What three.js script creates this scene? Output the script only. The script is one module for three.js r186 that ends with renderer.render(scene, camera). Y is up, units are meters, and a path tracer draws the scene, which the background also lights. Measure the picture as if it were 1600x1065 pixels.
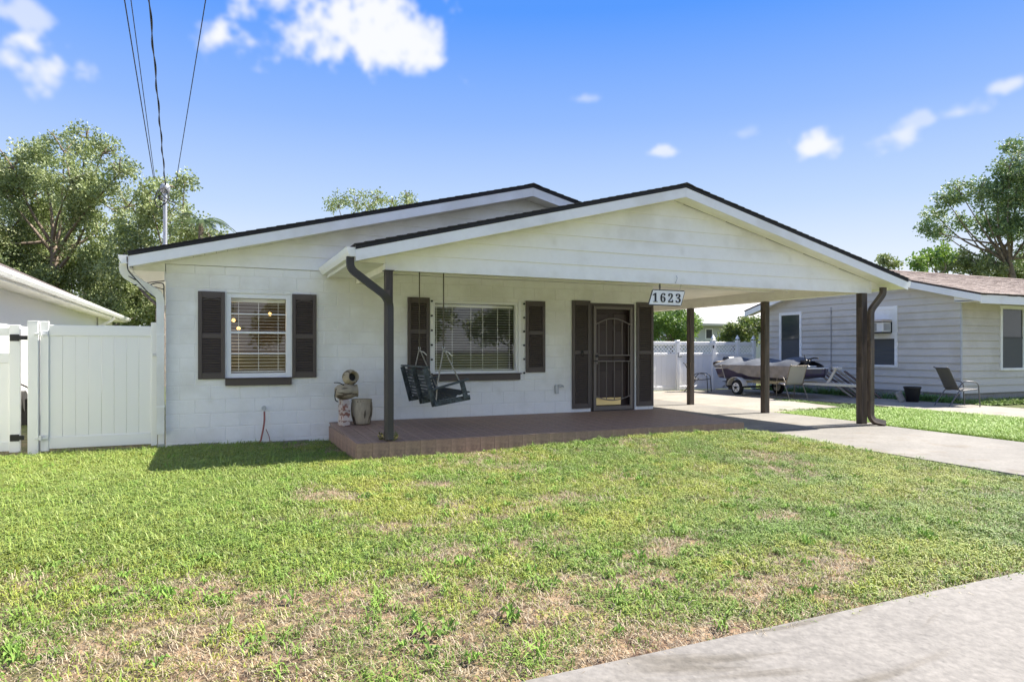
import * as THREE from 'three';
import { mergeGeometries } from 'three/addons/utils/BufferGeometryUtils.js';
import { FontLoader } from 'three/addons/loaders/FontLoader.js';
import { TextGeometry } from 'three/addons/geometries/TextGeometry.js';

// ---------------------------------------------------------------- camera, sky, sun, exposure
const scene = new THREE.Scene();
const camera = new THREE.PerspectiveCamera(53.04, 1600 / 1065, 0.1, 900);
const YAW = 23.86 * Math.PI / 180;
camera.position.set(0, 1.4, 10.95);
camera.lookAt(Math.sin(YAW) * 10, 1.4, 10.95 - Math.cos(YAW) * 10);
camera.setViewOffset(1600, 1065, 0, -15.5, 1600, 1065);
camera.updateMatrixWorld();

const renderer = new THREE.WebGLRenderer({ antialias: true });
renderer.setSize(1024, 681);
renderer.toneMapping = THREE.LinearToneMapping;
const EXPOSURE = 3.15;
renderer.toneMappingExposure = EXPOSURE;
renderer.shadowMap.enabled = true;

const SUN = new THREE.Vector3(0.836, 1, 0.052).normalize();
const sun = new THREE.DirectionalLight(new THREE.Color(1, 0.945, 0.86), 4.0);
sun.position.copy(SUN).multiplyScalar(60).add(new THREE.Vector3(6, 0, -2));
sun.target.position.set(6, 0, -2);
sun.castShadow = true;
sun.shadow.mapSize.set(4096, 4096);
Object.assign(sun.shadow.camera, { left: -32, right: 32, top: 32, bottom: -32, near: 1, far: 140 });
scene.add(sun, sun.target);

// ---------------------------------------------------------------- random numbers and noise
function rng(seed) { let a = seed >>> 0; return () => { a = (a + 0x6D2B79F5) | 0; let t = Math.imul(a ^ (a >>> 15), 1 | a); t = (t + Math.imul(t ^ (t >>> 7), 61 | t)) ^ t; return ((t ^ (t >>> 14)) >>> 0) / 4294967296; }; }
function h2(x, y) { let n = (Math.imul(x, 374761393) + Math.imul(y, 668265263)) | 0; n = Math.imul(n ^ (n >>> 13), 1274126177); return ((n ^ (n >>> 16)) >>> 0) / 4294967296; }
function vnoise(x, y, per = 0) {
  const xi = Math.floor(x), yi = Math.floor(y), fx = x - xi, fy = y - yi, u = fx * fx * (3 - 2 * fx), v = fy * fy * (3 - 2 * fy);
  const w = per ? (a) => ((a % per) + per) % per : (a) => a;
  const a = h2(w(xi), w(yi)), b = h2(w(xi + 1), w(yi)), c = h2(w(xi), w(yi + 1)), d = h2(w(xi + 1), w(yi + 1));
  return a + (b - a) * u + (c - a) * v + (a - b - c + d) * u * v;
}
function fbm(x, y, o = 4, per = 0) { let s = 0, a = 0.5, n = 0; for (let i = 0; i < o; i++) { s += a * vnoise(x + i * 17, y + i * 31, per); n += a; x *= 2; y *= 2; per *= 2; a *= 0.5; } return s / n; }
const sstep = (a, b, x) => { const t = Math.min(1, Math.max(0, (x - a) / (b - a))); return t * t * (3 - 2 * t); };
const mix = (a, b, t) => a + (b - a) * t;

// ---------------------------------------------------------------- sky: air and fair weather clouds
{
  const W = 2048, H = 1024, data = new Float32Array(W * H * 4), R = rng(77);
  // colour of the clear air by elevation (radians)
  const AIR = [[0, 1.0, 1.03, 1.08], [0.09, 0.88, 0.95, 1.05], [0.2, 0.55, 0.72, 1.0], [0.32, 0.30, 0.51, 1.0], [0.46, 0.105, 0.34, 1.0], [0.7, 0.075, 0.27, 0.9], [1.57, 0.06, 0.22, 0.78]];
  const dirOf = (px, py) => { const a = (px - 800) / 1067, b = (548 - py) / 1067, c = Math.cos(YAW), s = Math.sin(YAW), x = a * c + s, z = a * s - c; return [Math.atan2(z, x), Math.atan2(b, Math.hypot(x, z))]; };
  // every cloud: azimuth, elevation, half width, half height (radians), body; larger, denser ones outside the view are added to brighten the shade
  const clouds = [[500, 30, 150, 80, 1.0], [590, 70, 100, 55, 1.0], [650, 65, 50, 32, 0.9], [365, 62, 52, 26, 1.0], [45, 100, 62, 32, 1.0], [25, 22, 45, 20, 0.6], [450, -20, 120, 40, 1],
    [1275, 228, 44, 20, 0.95], [1385, 215, 38, 20, 0.7], [1500, 176, 34, 12, 0.55], [1435, 188, 30, 10, 0.45], [1028, 236, 30, 9, 0.7], [910, 154, 26, 9, 0.4],
    [1590, 128, 24, 12, 0.7], [1160, 208, 24, 10, 0.25]]
    .map(([x, y, w, h, d]) => { const [az, el] = dirOf(x, y); return [az, el, w / 1067, h / 1067, d]; });
  for (let i = 0; i < 150; i++) {
    const az = -Math.PI + R() * 2 * Math.PI, el = 0.12 + Math.pow(R(), 1.3) * 1.1, k = 0.5 + R();
    const da = Math.atan2(Math.sin(az - (YAW - Math.PI / 2)), Math.cos(az - (YAW - Math.PI / 2)));
    if (Math.abs(da) < 1.0 && el < 0.62) continue;
    clouds.push([az, el, 0.17 * k, 0.08 * k * (0.6 + 0.5 * el), 0.6 + 0.4 * R()]);
  }
  for (let j = 0; j < H; j++) { const el = ((j + 0.5) / H - 0.5) * Math.PI, near = clouds.filter((c) => Math.abs(el - c[1]) < c[3] * 1.9); for (let i = 0; i < W; i++) {
    const az = ((i + 0.5) / W - 0.5) * 2 * Math.PI;
    const e = Math.max(0, el), K = AIR; let q0 = 0; while (q0 < K.length - 2 && e > K[q0 + 1][0]) q0++;
    const kk = Math.min(1, (e - K[q0][0]) / (K[q0 + 1][0] - K[q0][0])); let [r, g, b] = [1, 2, 3].map((c) => mix(K[q0][c], K[q0 + 1][c], kk));
    if (el < 0) { const k = sstep(0, -0.3, el); r = mix(r, 0.25, k); g = mix(g, 0.25, k); b = mix(b, 0.22, k); }
    let dens = 0, n = -1, n2 = 0;
    if (el > 0.02) for (const [ca, ce, cw, ch, cd] of near) {
      let dx = az - ca; if (dx > Math.PI) dx -= 2 * Math.PI; if (dx < -Math.PI) dx += 2 * Math.PI; dx *= Math.cos(ce); const dy = el - ce;
      if (Math.abs(dx) > cw * 1.7 || Math.abs(dy) > ch * 1.9) continue;
      if (n < 0) { n = fbm(az * 26 + 9, el * 30 + 5, 6); n2 = fbm(az * 70 + 5, el * 76, 4); }
      const q = 1 - Math.hypot(dx / cw, dy / (dy < 0 ? ch * 0.85 : ch * 1.15));
      const d = sstep(0.0, 0.72, q * 0.85 + (n - 0.5) * 1.7 + (n2 - 0.5) * 0.55) * cd;
      if (d > dens) dens = d;
    }
    r = mix(r, 0.99, 0.96 * dens); g = mix(g, 1.0, 0.96 * dens); b = mix(b, 1.04, 0.96 * dens);
    const o = (j * W + i) * 4;
    data[o] = r / EXPOSURE; data[o + 1] = g / EXPOSURE; data[o + 2] = b / EXPOSURE; data[o + 3] = 1;
  } }
  const tex = new THREE.DataTexture(data, W, H, THREE.RGBAFormat, THREE.FloatType);
  tex.mapping = THREE.EquirectangularReflectionMapping; tex.magFilter = THREE.LinearFilter; tex.needsUpdate = true;
  scene.background = tex; scene.environment = tex;
}

// ---------------------------------------------------------------- textures (what surfaces are made of)
function tex(size, fn, srgb, rep = 1) {
  const d = new Uint8Array(size * size * 4);
  for (let j = 0; j < size; j++) for (let i = 0; i < size; i++) { const c = fn(i / size, j / size, i, j), o = (j * size + i) * 4; for (let k = 0; k < 3; k++) d[o + k] = Math.max(0, Math.min(255, Math.round(255 * (c.length ? c[k] : c)))); d[o + 3] = 255; }
  const t = new THREE.DataTexture(d, size, size); t.wrapS = t.wrapT = THREE.RepeatWrapping; t.magFilter = THREE.LinearFilter; t.minFilter = THREE.LinearMipmapLinearFilter; t.generateMipmaps = true;
  if (srgb) t.colorSpace = THREE.SRGBColorSpace; t.repeat.set(1 / rep, 1 / rep); t.needsUpdate = true; return t;
}
const tint = (lo, hi, f) => (u, v, i, j) => { const k = f(u, v, i, j); return [mix(lo[0], hi[0], k), mix(lo[1], hi[1], k), mix(lo[2], hi[2], k)]; };
const T = {};
T.grit = tex(512, (u, v) => 0.35 * fbm(u * 8, v * 8, 3, 8) + 0.65 * fbm(u * 64, v * 64, 3, 64), false, 0.8);
T.paint = tex(512, tint([0.93, 0.925, 0.91], [1, 1, 1], (u, v) => sstep(0.25, 0.6, fbm(u * 5, v * 5, 5, 5)) * 0.75 + 0.25 * fbm(u * 50, v * 50, 2, 50)), true, 2.3);
T.concrete = tex(1024, (u, v) => {
  const a = fbm(u * 6, v * 6, 5, 6), b = fbm(u * 120, v * 120, 2, 120), c = sstep(0.62, 0.75, fbm(u * 14 + 3, v * 14, 4, 14)), s = sstep(0.55, 0.7, fbm(u * 5, v * 40 + 7, 4, 40 / 8 * 8 ? 0 : 0));
  const k = 0.80 + 0.16 * (a - 0.5) + 0.12 * (b - 0.5) - 0.035 * c; return [k, k * (0.985 - 0.02 * c), k * (0.95 - 0.045 * c)];
}, true, 3.1);
T.pavement = tex(1024, (u, v) => { // broom marks and brownish tyre scuffs
  const a = fbm(u * 5, v * 5, 5, 5), b = fbm(u * 130, v * 130, 2, 130), w = v + 0.05 * Math.sin(u * 6.283) + 0.03 * (a - 0.5), st = sstep(0.5, 0.72, fbm(u * 4, w * 42, 4, 0)) * sstep(0.42, 0.62, fbm(u * 3 + 11, v * 4 + 5, 3, 0)), sp = sstep(0.66, 0.78, fbm(u * 140 + 4, v * 140, 3, 0));
  const k = 0.82 + 0.14 * (a - 0.5) + 0.16 * (b - 0.5) - 0.15 * st - 0.05 * sp; return [k, k * (0.985 - 0.02 * st), k * (0.96 - 0.06 * st)];
}, true, 3.6);
T.concreteBump = tex(512, (u, v) => 0.5 * fbm(u * 90, v * 90, 3, 90) + 0.5 * fbm(u * 10, v * 10, 3, 10), false, 1.3);
T.wood = tex(512, (u, v) => { const g = fbm(u * 3, v * 46, 4, 0), k = fbm(u * 2 + 5, v * 9, 3, 0), f = mix(0.62, 1, sstep(0.25, 0.75, 0.6 * g + 0.4 * k)); return [f, f, f]; }, true, 1.1);
T.stucco = tex(512, (u, v) => fbm(u * 70, v * 70, 4, 70), false, 1.2);
T.shingle = tex(512, tint([0.72, 0.70, 0.70], [1, 1, 1], (u, v) => 0.5 * vnoise(u * 30, v * 8, 0) + 0.5 * fbm(u * 120, v * 120, 2, 120)), true, 2.0);
T.fabric = tex(512, (u, v) => { const f = 0.8 + 0.2 * fbm(u * 9, v * 9, 4, 9); return [f, f, f]; }, true, 1.0);
T.pottery = tex(512, (u, v) => { const c = 0.75 * sstep(0.6, 0.7, fbm(u * 12, v * 12, 5, 12)), d = fbm(u * 30, v * 30, 3, 30); const k = 0.82 + 0.15 * (d - 0.5); return [mix(k, 0.36, c), mix(k * 0.95, 0.31, c), mix(k * 0.86, 0.25, c)]; }, true, 0.5);
T.bark = tex(256, (u, v) => { const f = 0.55 + 0.45 * fbm(u * 16, v * 5, 4, 0); return [f, f * 0.94, f * 0.88]; }, true, 0.7);
T.brickPaint = tex(256, (u, v) => { const c = sstep(0.56, 0.64, fbm(u * 9, v * 9, 4, 9)); return [mix(0.86, 0.62, c), mix(0.82, 0.44, c), mix(0.79, 0.38, c)]; }, true, 0.35);
T.quarry = tex(512, (u, v) => { const f = 0.78 + 0.3 * (fbm(u * 7, v * 7, 5, 7) - 0.5) + 0.16 * (fbm(u * 60, v * 60, 2, 60) - 0.5); return [f, f * 0.97, f * 0.95]; }, true, 1.4);

const col = (r, g, b) => new THREE.Color().setRGB(r, g, b);
function mat(r, g, b, rough = 0.7, o = {}) { const { phys, ...rest } = o; return new (phys ? THREE.MeshPhysicalMaterial : THREE.MeshStandardMaterial)({ color: col(r, g, b), roughness: rough, ...rest }); }
const M = {
  block: mat(0.9, 0.895, 0.87, 0.62, { map: T.paint, bumpMap: T.grit, bumpScale: 0.004 }),
  mortar: mat(0.8, 0.79, 0.76, 0.75, { bumpMap: T.grit, bumpScale: 0.003 }),
  siding: mat(0.9, 0.895, 0.87, 0.55, { map: T.paint }),
  trim: mat(0.88, 0.88, 0.88, 0.42, { map: T.paint }),
  soffit: mat(0.9, 0.88, 0.79, 0.5, { map: T.paint }),
  groove: mat(0.3, 0.27, 0.2, 0.8),
  roofBlack: mat(0.022, 0.022, 0.025, 0.85, { bumpMap: T.grit, bumpScale: 0.003 }),
  brown: mat(0.085, 0.066, 0.058, 0.42, { bumpMap: T.grit, bumpScale: 0.0008 }),
  postBrown: mat(0.1, 0.075, 0.06, 0.55, { map: T.wood, bumpMap: T.wood, bumpScale: 0.002 }),
  spout: mat(0.045, 0.04, 0.038, 0.55, { bumpMap: T.grit, bumpScale: 0.0008 }),
  spoutWorn: mat(0.13, 0.095, 0.07, 0.5, { map: T.wood, bumpMap: T.grit, bumpScale: 0.001 }),
  vinyl: mat(0.84, 0.84, 0.825, 0.38),
  white: mat(0.86, 0.86, 0.85, 0.45),
  slat: mat(0.8, 0.78, 0.72, 0.5),
  glass: mat(1, 1, 1, 0.015, { phys: true, transmission: 1, thickness: 0, ior: 1.5 }),
  black: mat(0.012, 0.012, 0.013, 0.45),
  tile: mat(0.66, 0.46, 0.36, 0.6, { map: T.quarry, bumpMap: T.grit, bumpScale: 0.001 }),
  tile2: mat(0.645, 0.452, 0.355, 0.58, { map: T.quarry, bumpMap: T.grit, bumpScale: 0.001 }),
  grout: mat(0.36, 0.28, 0.24, 0.8),
  pavement: mat(0.33, 0.315, 0.295, 0.88, { map: T.pavement, bumpMap: T.concreteBump, bumpScale: 0.004 }),
  concrete: mat(0.36, 0.345, 0.325, 0.85, { map: T.concrete, bumpMap: T.concreteBump, bumpScale: 0.004 }),
  steel: mat(0.5, 0.5, 0.5, 0.35, { metalness: 0.9 }),
  galv: mat(0.52, 0.53, 0.55, 0.45, { metalness: 0.55 }),
  brass: mat(0.78, 0.62, 0.33, 0.32, { metalness: 1 }),
  cable: mat(0.03, 0.03, 0.032, 0.6),
  pottery: mat(0.62, 0.59, 0.52, 0.8, { map: T.pottery, bumpMap: T.grit, bumpScale: 0.004 }),
  dark: mat(0.03, 0.028, 0.025, 0.8),
  room: mat(0.22, 0.185, 0.15, 0.9),
  swing: mat(0.075, 0.095, 0.105, 0.5, { map: T.wood, bumpMap: T.wood, bumpScale: 0.001 }),
  rope: mat(0.30, 0.28, 0.24, 0.8),
  nbSiding: mat(0.60, 0.565, 0.515, 0.6, { map: T.paint, bumpMap: T.grit, bumpScale: 0.001 }),
  nbShingle: mat(0.50, 0.42, 0.36, 0.9, { map: T.shingle, bumpMap: T.grit, bumpScale: 0.004 }),
  stucco: mat(0.82, 0.81, 0.78, 0.85, { bumpMap: T.stucco, bumpScale: 0.008 }),
  screen: mat(0.045, 0.047, 0.05, 0.55),
};

// ---------------------------------------------------------------- geometry helpers (uv in metres)
function uvBox(g, turn) {
  const p = g.attributes.position, n = g.attributes.normal, uv = new Float32Array(p.count * 2);
  for (let i = 0; i < p.count; i++) {
    const ax = Math.abs(n.getX(i)), ay = Math.abs(n.getY(i)), az = Math.abs(n.getZ(i)), x = p.getX(i), y = p.getY(i), z = p.getZ(i);
    let u, v; if (ay >= ax && ay >= az) { u = x; v = z; } else if (ax >= az) { u = z; v = y; } else { u = x; v = y; }
    if (turn) [u, v] = [v, u];
    uv[2 * i] = u; uv[2 * i + 1] = v;
  }
  g.setAttribute('uv', new THREE.BufferAttribute(uv, 2)); return g;
}
function raw(tris) { // [[a,b,c],...] points -> flat shaded geometry
  const a = new Float32Array(tris.length * 9); let o = 0; for (const t of tris) for (const p of t) { a[o++] = p[0]; a[o++] = p[1]; a[o++] = p[2]; }
  const g = new THREE.BufferGeometry(); g.setAttribute('position', new THREE.BufferAttribute(a, 3)); g.computeVertexNormals(); return g;
}
function clean(g) { let r = g.index ? g.toNonIndexed() : g; for (const k of Object.keys(r.attributes)) if (!['position', 'normal', 'uv'].includes(k)) r.deleteAttribute(k); if (!r.attributes.normal) r.computeVertexNormals(); return r; }
function cbox(w, h, d, b = 0) { // box with chamfered edges, centred
  const tr = [], q = (p) => { tr.push([p[0], p[1], p[2]], [p[0], p[2], p[3]]); };
  const X = w / 2, Y = h / 2, Z = d / 2, S = [X, Y, Z];
  const V = (sx, sy, sz, ax) => { const s = [sx, sy, sz]; return [0, 1, 2].map((k) => s[k] * (k === ax ? S[k] : S[k] - b)); };
  for (let ax = 0; ax < 3; ax++) for (const s of [-1, 1]) { const c = [[-1, -1], [1, -1], [1, 1], [-1, 1]].map(([u, v]) => { const t = [0, 0, 0]; t[ax] = s; t[(ax + 1) % 3] = u; t[(ax + 2) % 3] = v; return V(t[0], t[1], t[2], ax); }); q(c); }
  if (b > 0) {
    for (let e = 0; e < 3; e++) { const a1 = (e + 1) % 3, a2 = (e + 2) % 3; for (const s1 of [-1, 1]) for (const s2 of [-1, 1]) { const mk = (se, ax) => { const t = [0, 0, 0]; t[e] = se; t[a1] = s1; t[a2] = s2; return V(t[0], t[1], t[2], ax); }; q([mk(-1, a1), mk(1, a1), mk(1, a2), mk(-1, a2)]); } }
    for (const sx of [-1, 1]) for (const sy of [-1, 1]) for (const sz of [-1, 1]) tr.push([V(sx, sy, sz, 0), V(sx, sy, sz, 1), V(sx, sy, sz, 2)]);
  }
  for (const t of tr) { const [a, b2, c] = t, u = b2.map((v, k) => v - a[k]), v = c.map((x, k) => x - a[k]), n = [u[1] * v[2] - u[2] * v[1], u[2] * v[0] - u[0] * v[2], u[0] * v[1] - u[1] * v[0]]; if (n[0] * (a[0] + b2[0] + c[0]) + n[1] * (a[1] + b2[1] + c[1]) + n[2] * (a[2] + b2[2] + c[2]) < 0) { t[1] = c; t[2] = b2; } }
  return raw(tr);
}
const box = (x0, x1, y0, y1, z0, z1, b = 0, turn) => uvBox(cbox(Math.abs(x1 - x0), Math.abs(y1 - y0), Math.abs(z1 - z0), b).translate((x0 + x1) / 2, (y0 + y1) / 2, (z0 + z1) / 2), turn);
function bar(a, b, w, h, ch = 0, up = [0, 1, 0]) { // box beam from a to b, w across, h along up
  const A = new THREE.Vector3(...a), B = new THREE.Vector3(...b), d = B.clone().sub(A), L = d.length(); d.normalize();
  let u = new THREE.Vector3(...up); if (Math.abs(u.dot(d)) > 0.98) u.set(0, 0, 1); const s = new THREE.Vector3().crossVectors(d, u).normalize(); u.crossVectors(s, d);
  const g = uvBox(cbox(w, h, L, ch), true); return g.applyMatrix4(new THREE.Matrix4().makeBasis(s, u, d.clone().negate()).setPosition(A.add(B).multiplyScalar(0.5)));
}
function sweep(pts, section, scale, up = [0, 0, 1], cap = true) { // section swept along points with a carried frame
  const P = pts.map((p) => new THREE.Vector3(...p)), n = P.length, m = section.length, pos = [], uv = [], idx = [];
  let N = new THREE.Vector3(...up), len = 0;
  for (let i = 0; i < n; i++) {
    const t = new THREE.Vector3(); if (i > 0) t.add(P[i].clone().sub(P[i - 1]).normalize()); if (i < n - 1) t.add(P[i + 1].clone().sub(P[i]).normalize()); t.normalize();
    N.addScaledVector(t, -N.dot(t)); if (N.lengthSq() < 1e-6) N.set(1, 0.3, 0).addScaledVector(t, -t.x); N.normalize();
    const B = new THREE.Vector3().crossVectors(t, N); if (i) len += P[i].distanceTo(P[i - 1]); const s = scale ? scale(i / (n - 1)) : 1; let per = 0;
    for (let k = 0; k <= m; k++) { const c = section[k % m]; if (k) { const e = section[k - 1]; per += Math.hypot(c[0] - e[0], c[1] - e[1]) * s; } const q = P[i].clone().addScaledVector(N, c[0] * s).addScaledVector(B, c[1] * s); pos.push(q.x, q.y, q.z); uv.push(len, per); }
  }
  for (let i = 0; i < n - 1; i++) for (let k = 0; k < m; k++) { const a = i * (m + 1) + k, b = a + m + 1; idx.push(a, a + 1, b, b, a + 1, b + 1); }
  if (cap) for (const i of [0, n - 1]) { const c = pos.length / 3; pos.push(P[i].x, P[i].y, P[i].z); uv.push(0, 0); for (let k = 0; k < m; k++) { const a = i * (m + 1) + k; i ? idx.push(c, a, a + 1) : idx.push(c, a + 1, a); } }
  const g = new THREE.BufferGeometry(); g.setAttribute('position', new THREE.Float32BufferAttribute(pos, 3)); g.setAttribute('uv', new THREE.Float32BufferAttribute(uv, 2)); g.setIndex(idx); return g;
}
const circ = (r, k = 8) => Array.from({ length: k }, (_, i) => [r * Math.cos(i / k * 2 * Math.PI), r * Math.sin(i / k * 2 * Math.PI)]);
function tube(pts, r, r1 = r, k = 8) { const g = sweep(pts, circ(1, k), (t) => mix(r, r1, t)); g.computeVertexNormals(); return clean(g); }
function duct(pts, w, d, up) { return uvKeep(sweep(pts, [[-w / 2, -d / 2], [w / 2, -d / 2], [w / 2, d / 2], [-w / 2, d / 2]].map((p) => p), null, up)); }
function uvKeep(g) { const r = g.toNonIndexed(); r.computeVertexNormals(); return r; }
function bend(pts, r, k = 5) { // rounded corners
  const o = [pts[0]]; for (let i = 1; i < pts.length - 1; i++) { const [a, b, c] = [pts[i - 1], pts[i], pts[i + 1]].map((p) => new THREE.Vector3(...p)); const u = a.clone().sub(b), v = c.clone().sub(b), q = Math.min(r, u.length() / 2.01, v.length() / 2.01); u.setLength(q); v.setLength(q); const s = b.clone().add(u), e = b.clone().add(v);
    for (let j = 0; j <= k; j++) { const t = j / k; o.push([0, 1, 2].map((x) => (1 - t) ** 2 * s.getComponent(x) + 2 * t * (1 - t) * b.getComponent(x) + t * t * e.getComponent(x))); } } o.push(pts[pts.length - 1]); return o;
}
function prism(poly, z0, z1) { // convex xy polygon pushed from z0 to z1
  const tr = [], n = poly.length; let s = 0; for (let i = 0; i < n; i++) { const [a, b] = poly[i], [c, d] = poly[(i + 1) % n]; s += a * d - b * c; } const P = s > 0 ? poly : [...poly].reverse();
  for (let i = 1; i < n - 1; i++) { tr.push([[...P[0], z1], [...P[i], z1], [...P[i + 1], z1]], [[...P[0], z0], [...P[i + 1], z0], [...P[i], z0]]); }
  for (let i = 0; i < n; i++) { const a = P[i], b = P[(i + 1) % n]; tr.push([[...a, z0], [...b, z0], [...b, z1]], [[...a, z0], [...b, z1], [...a, z1]]); }
  return uvBox(raw(tr));
}
function lapBoard(poly, yb, yt, z, t) { // a lapped board: proud at its lower edge
  const f = (p) => z + 0.004 + t * (1 - (p[1] - yb) / (yt - yb)), g = prism(poly, 0, 1), a = g.attributes.position; for (let i = 0; i < a.count; i++) a.setZ(i, a.getZ(i) > 0.5 ? f([a.getX(i), a.getY(i)]) : z - 0.012); g.computeVertexNormals(); return uvBox(g);
}
function lathe(prof, k = 24) { const g = new THREE.LatheGeometry(prof.map(([r, y]) => new THREE.Vector2(r, y)), k); const u = g.attributes.uv, h = prof[prof.length - 1][1] - prof[0][1]; for (let i = 0; i < u.count; i++) u.setXY(i, u.getX(i) * 0.9, u.getY(i) * Math.max(0.2, Math.abs(h))); return clean(g); }
function clipPoly(poly, f) { const o = []; for (let i = 0; i < poly.length; i++) { const a = poly[i], b = poly[(i + 1) % poly.length], fa = f(a), fb = f(b); if (fa >= 0) o.push(a); if ((fa < 0) !== (fb < 0)) { const t = fa / (fa - fb); o.push([mix(a[0], b[0], t), mix(a[1], b[1], t)]); } } return o; }
const cyl = (r, y0, y1, x, z, k = 16, r2 = r) => { const g = new THREE.CylinderGeometry(r2, r, y1 - y0, k); return clean(g.translate(x, (y0 + y1) / 2, z)); };
function merged(gs) { const a = (Array.isArray(gs) ? gs : [gs]).map(clean).map((g) => { if (!g.attributes.uv) uvBox(g); return g; }); return a.length > 1 ? mergeGeometries(a) : a[0]; }

// ---------------------------------------------------------------- naming helpers
const taken = {};
function numbered(n) { const k = taken[n] = (taken[n] ?? -1) + 1; return k ? `${n}_${String(k).padStart(3, '0')}` : n; }
function obj(name, gs, m, parent = scene) { const o = new THREE.Mesh(merged(gs), m); o.name = parent === scene ? numbered(name) : name; o.castShadow = o.receiveShadow = true; parent.add(o); return o; }
function tag(o, label, category, group, kind) { o.userData.label = label; o.userData.category = category; if (group) o.userData.group = group; if (kind) o.userData.kind = kind; return o; }
function thing(name, label, category, pos = [0, 0, 0], turn = 0, group) { const g = new THREE.Group(); g.name = numbered(name); g.position.set(...pos); g.rotation.y = turn; scene.add(g); return tag(g, label, category, group); }
function struct(name, gs, m, label, parent) { const o = obj(name, gs, m, parent); if (!parent) { o.userData.kind = 'structure'; if (label) { o.userData.label = label; } } return o; }
const stuff = (o) => { o.userData.kind = 'stuff'; return o; };

// ================================================================ GROUND
const flat = (pts, y, down = 0.12) => { // ground sheet from an xz polygon with a real edge
  const tr = [], c = pts.map(([x, z]) => [x, z]); let s = 0; for (let i = 0; i < c.length; i++) { const a = c[i], b = c[(i + 1) % c.length]; s += a[0] * b[1] - a[1] * b[0]; } if (s > 0) c.reverse();
  for (const t of THREE.ShapeUtils.triangulateShape(c.map((p) => new THREE.Vector2(p[0], p[1])), [])) tr.push(t.map((k) => [c[k][0], y, c[k][1]]));
  for (let i = 0; i < c.length; i++) { const a = c[i], b = c[(i + 1) % c.length]; tr.push([[a[0], y, a[1]], [a[0], y - down, a[1]], [b[0], y - down, b[1]]], [[a[0], y, a[1]], [b[0], y - down, b[1]], [b[0], y, b[1]]]); }
  for (const t of tr) { const [a, b, d] = t; const ny = (b[2] - a[2]) * (d[0] - a[0]) - (b[0] - a[0]) * (d[2] - a[2]); if (Math.abs(ny) > 1e-9 && ny < 0) { t[1] = d; t[2] = b; } }
  return uvBox(raw(tr));
};
// where the turf is thin: bare spots seen in the lawn (x, z, radius) and a slow scatter
const bare = [[0.9, 4.2, 0.55], [0.55, 5.0, 0.4], [-0.75, 5.9, 0.5], [-0.3, 6.6, 0.4], [0.35, 6.9, 0.45], [0.9, 7.2, 0.5], [1.5, 7.6, 0.45], [0.2, 7.7, 0.5], [1.25, 5.6, 0.35], [2.1, 6.4, 0.4], [2.3, 7.4, 0.35], [1.9, 5.1, 0.3], [3.1, 5.2, 0.4], [2.9, 6.9, 0.35], [1.55, 6.5, 0.3], [4.1, 4.6, 0.3], [5.9, 5.3, 0.33], [6.3, 4.2, 0.28], [3.7, 7.7, 0.4], [3.0, 7.9, 0.4], [4.4, 6.6, 0.3], [2.2, 4.1, 0.28], [4.7, 5.8, 0.26], [3.6, 3.7, 0.25], [7.2, 3.6, 0.2], [1.0, 0.5, 0.5], [1.5, 1.2, 0.35], [-0.9, 7.4, 0.5], [2.0, 8.2, 0.5]];
const lawnH = (x, z) => 0.105 * sstep(2.2, 6.5, x) * sstep(5.2, 2.3, z) * mix(0.35, 1, sstep(8.5, 7.7, x)) + 0.02 * (fbm(x * 0.8, z * 0.8 + 4, 2) - 0.5) * sstep(8.3, 7.2, z) * sstep(0.2, 1.2, z);
function dry(x, z) { // 0 lush .. 1 bare
  let d = sstep(0.5, 0.78, fbm(x * 0.9 + 40, z * 0.9 + 12, 4)) * 0.75 + sstep(0.56, 0.72, fbm(x * 3.1 + 7, z * 3.1, 3)) * 0.3;
  let f4 = -1; for (const [a, b, r] of bare) { const q0 = Math.hypot(x - a, (z - b) * 1.5) / r; if (q0 > 2.8) continue; if (f4 < 0) f4 = fbm(x * 4, z * 4, 4); const q = q0 + (f4 - 0.5) * 2.6; d = Math.max(d, 0.8 * (1 - sstep(0.3, 1.45, q))); }
  const front = sstep(5.6, 8.2, z) * sstep(4.2, 0, x); d += 0.16 * front;
  d += 0.5 * sstep(0.22, 0.02, 8.33 - z) ; // trodden edge along the pavement
  d -= 0.75 * sstep(1.0, -0.4, x - 0.3 * (fbm(x, z, 2) - 0.5)) * sstep(6.2, 4.8, z + 0.5 * (fbm(x * 1.4, z * 1.4 + 9, 2) - 0.5));
  return Math.max(0, Math.min(1, d));
}
T.soil = tex(1024, (u, v) => {
  const x = u * 18 - 7, z = v * 18 - 7, d = dry(x, z), n = fbm(x * 9, z * 9, 4), f = fbm(x * 34, z * 34, 3), k = h2(Math.floor(u * 1024), Math.floor(v * 1024));
  const straw = [0.57, 0.47, 0.36], earth = [0.31, 0.235, 0.18], moss = [0.33, 0.35, 0.17];
  const a = sstep(0.4, 0.66, f * 0.6 + n * 0.4); let c = straw.map((s, i) => mix(s, earth[i], a * 0.85)); const g = (1 - d) * (0.4 + 0.5 * sstep(0.35, 0.6, n)); c = c.map((s, i) => mix(s, moss[i], g)); return c.map((s) => s * (0.82 + 0.36 * k));
}, true, 18);
T.soil.offset.set(7 / 18, 7 / 18);
M.soil = mat(1, 1, 1, 0.95, { map: T.soil, bumpMap: T.grit, bumpScale: 0.03 });
T.turf = tex(512, (u, v) => { const n = fbm(u * 10, v * 10, 5, 10), f = fbm(u * 80, v * 80, 2, 80); const k = 0.7 + 0.6 * (n - 0.5) + 0.5 * (f - 0.5); return [0.40 * k + 0.05, 0.47 * k + 0.03, 0.22 * k]; }, true, 5);
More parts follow.
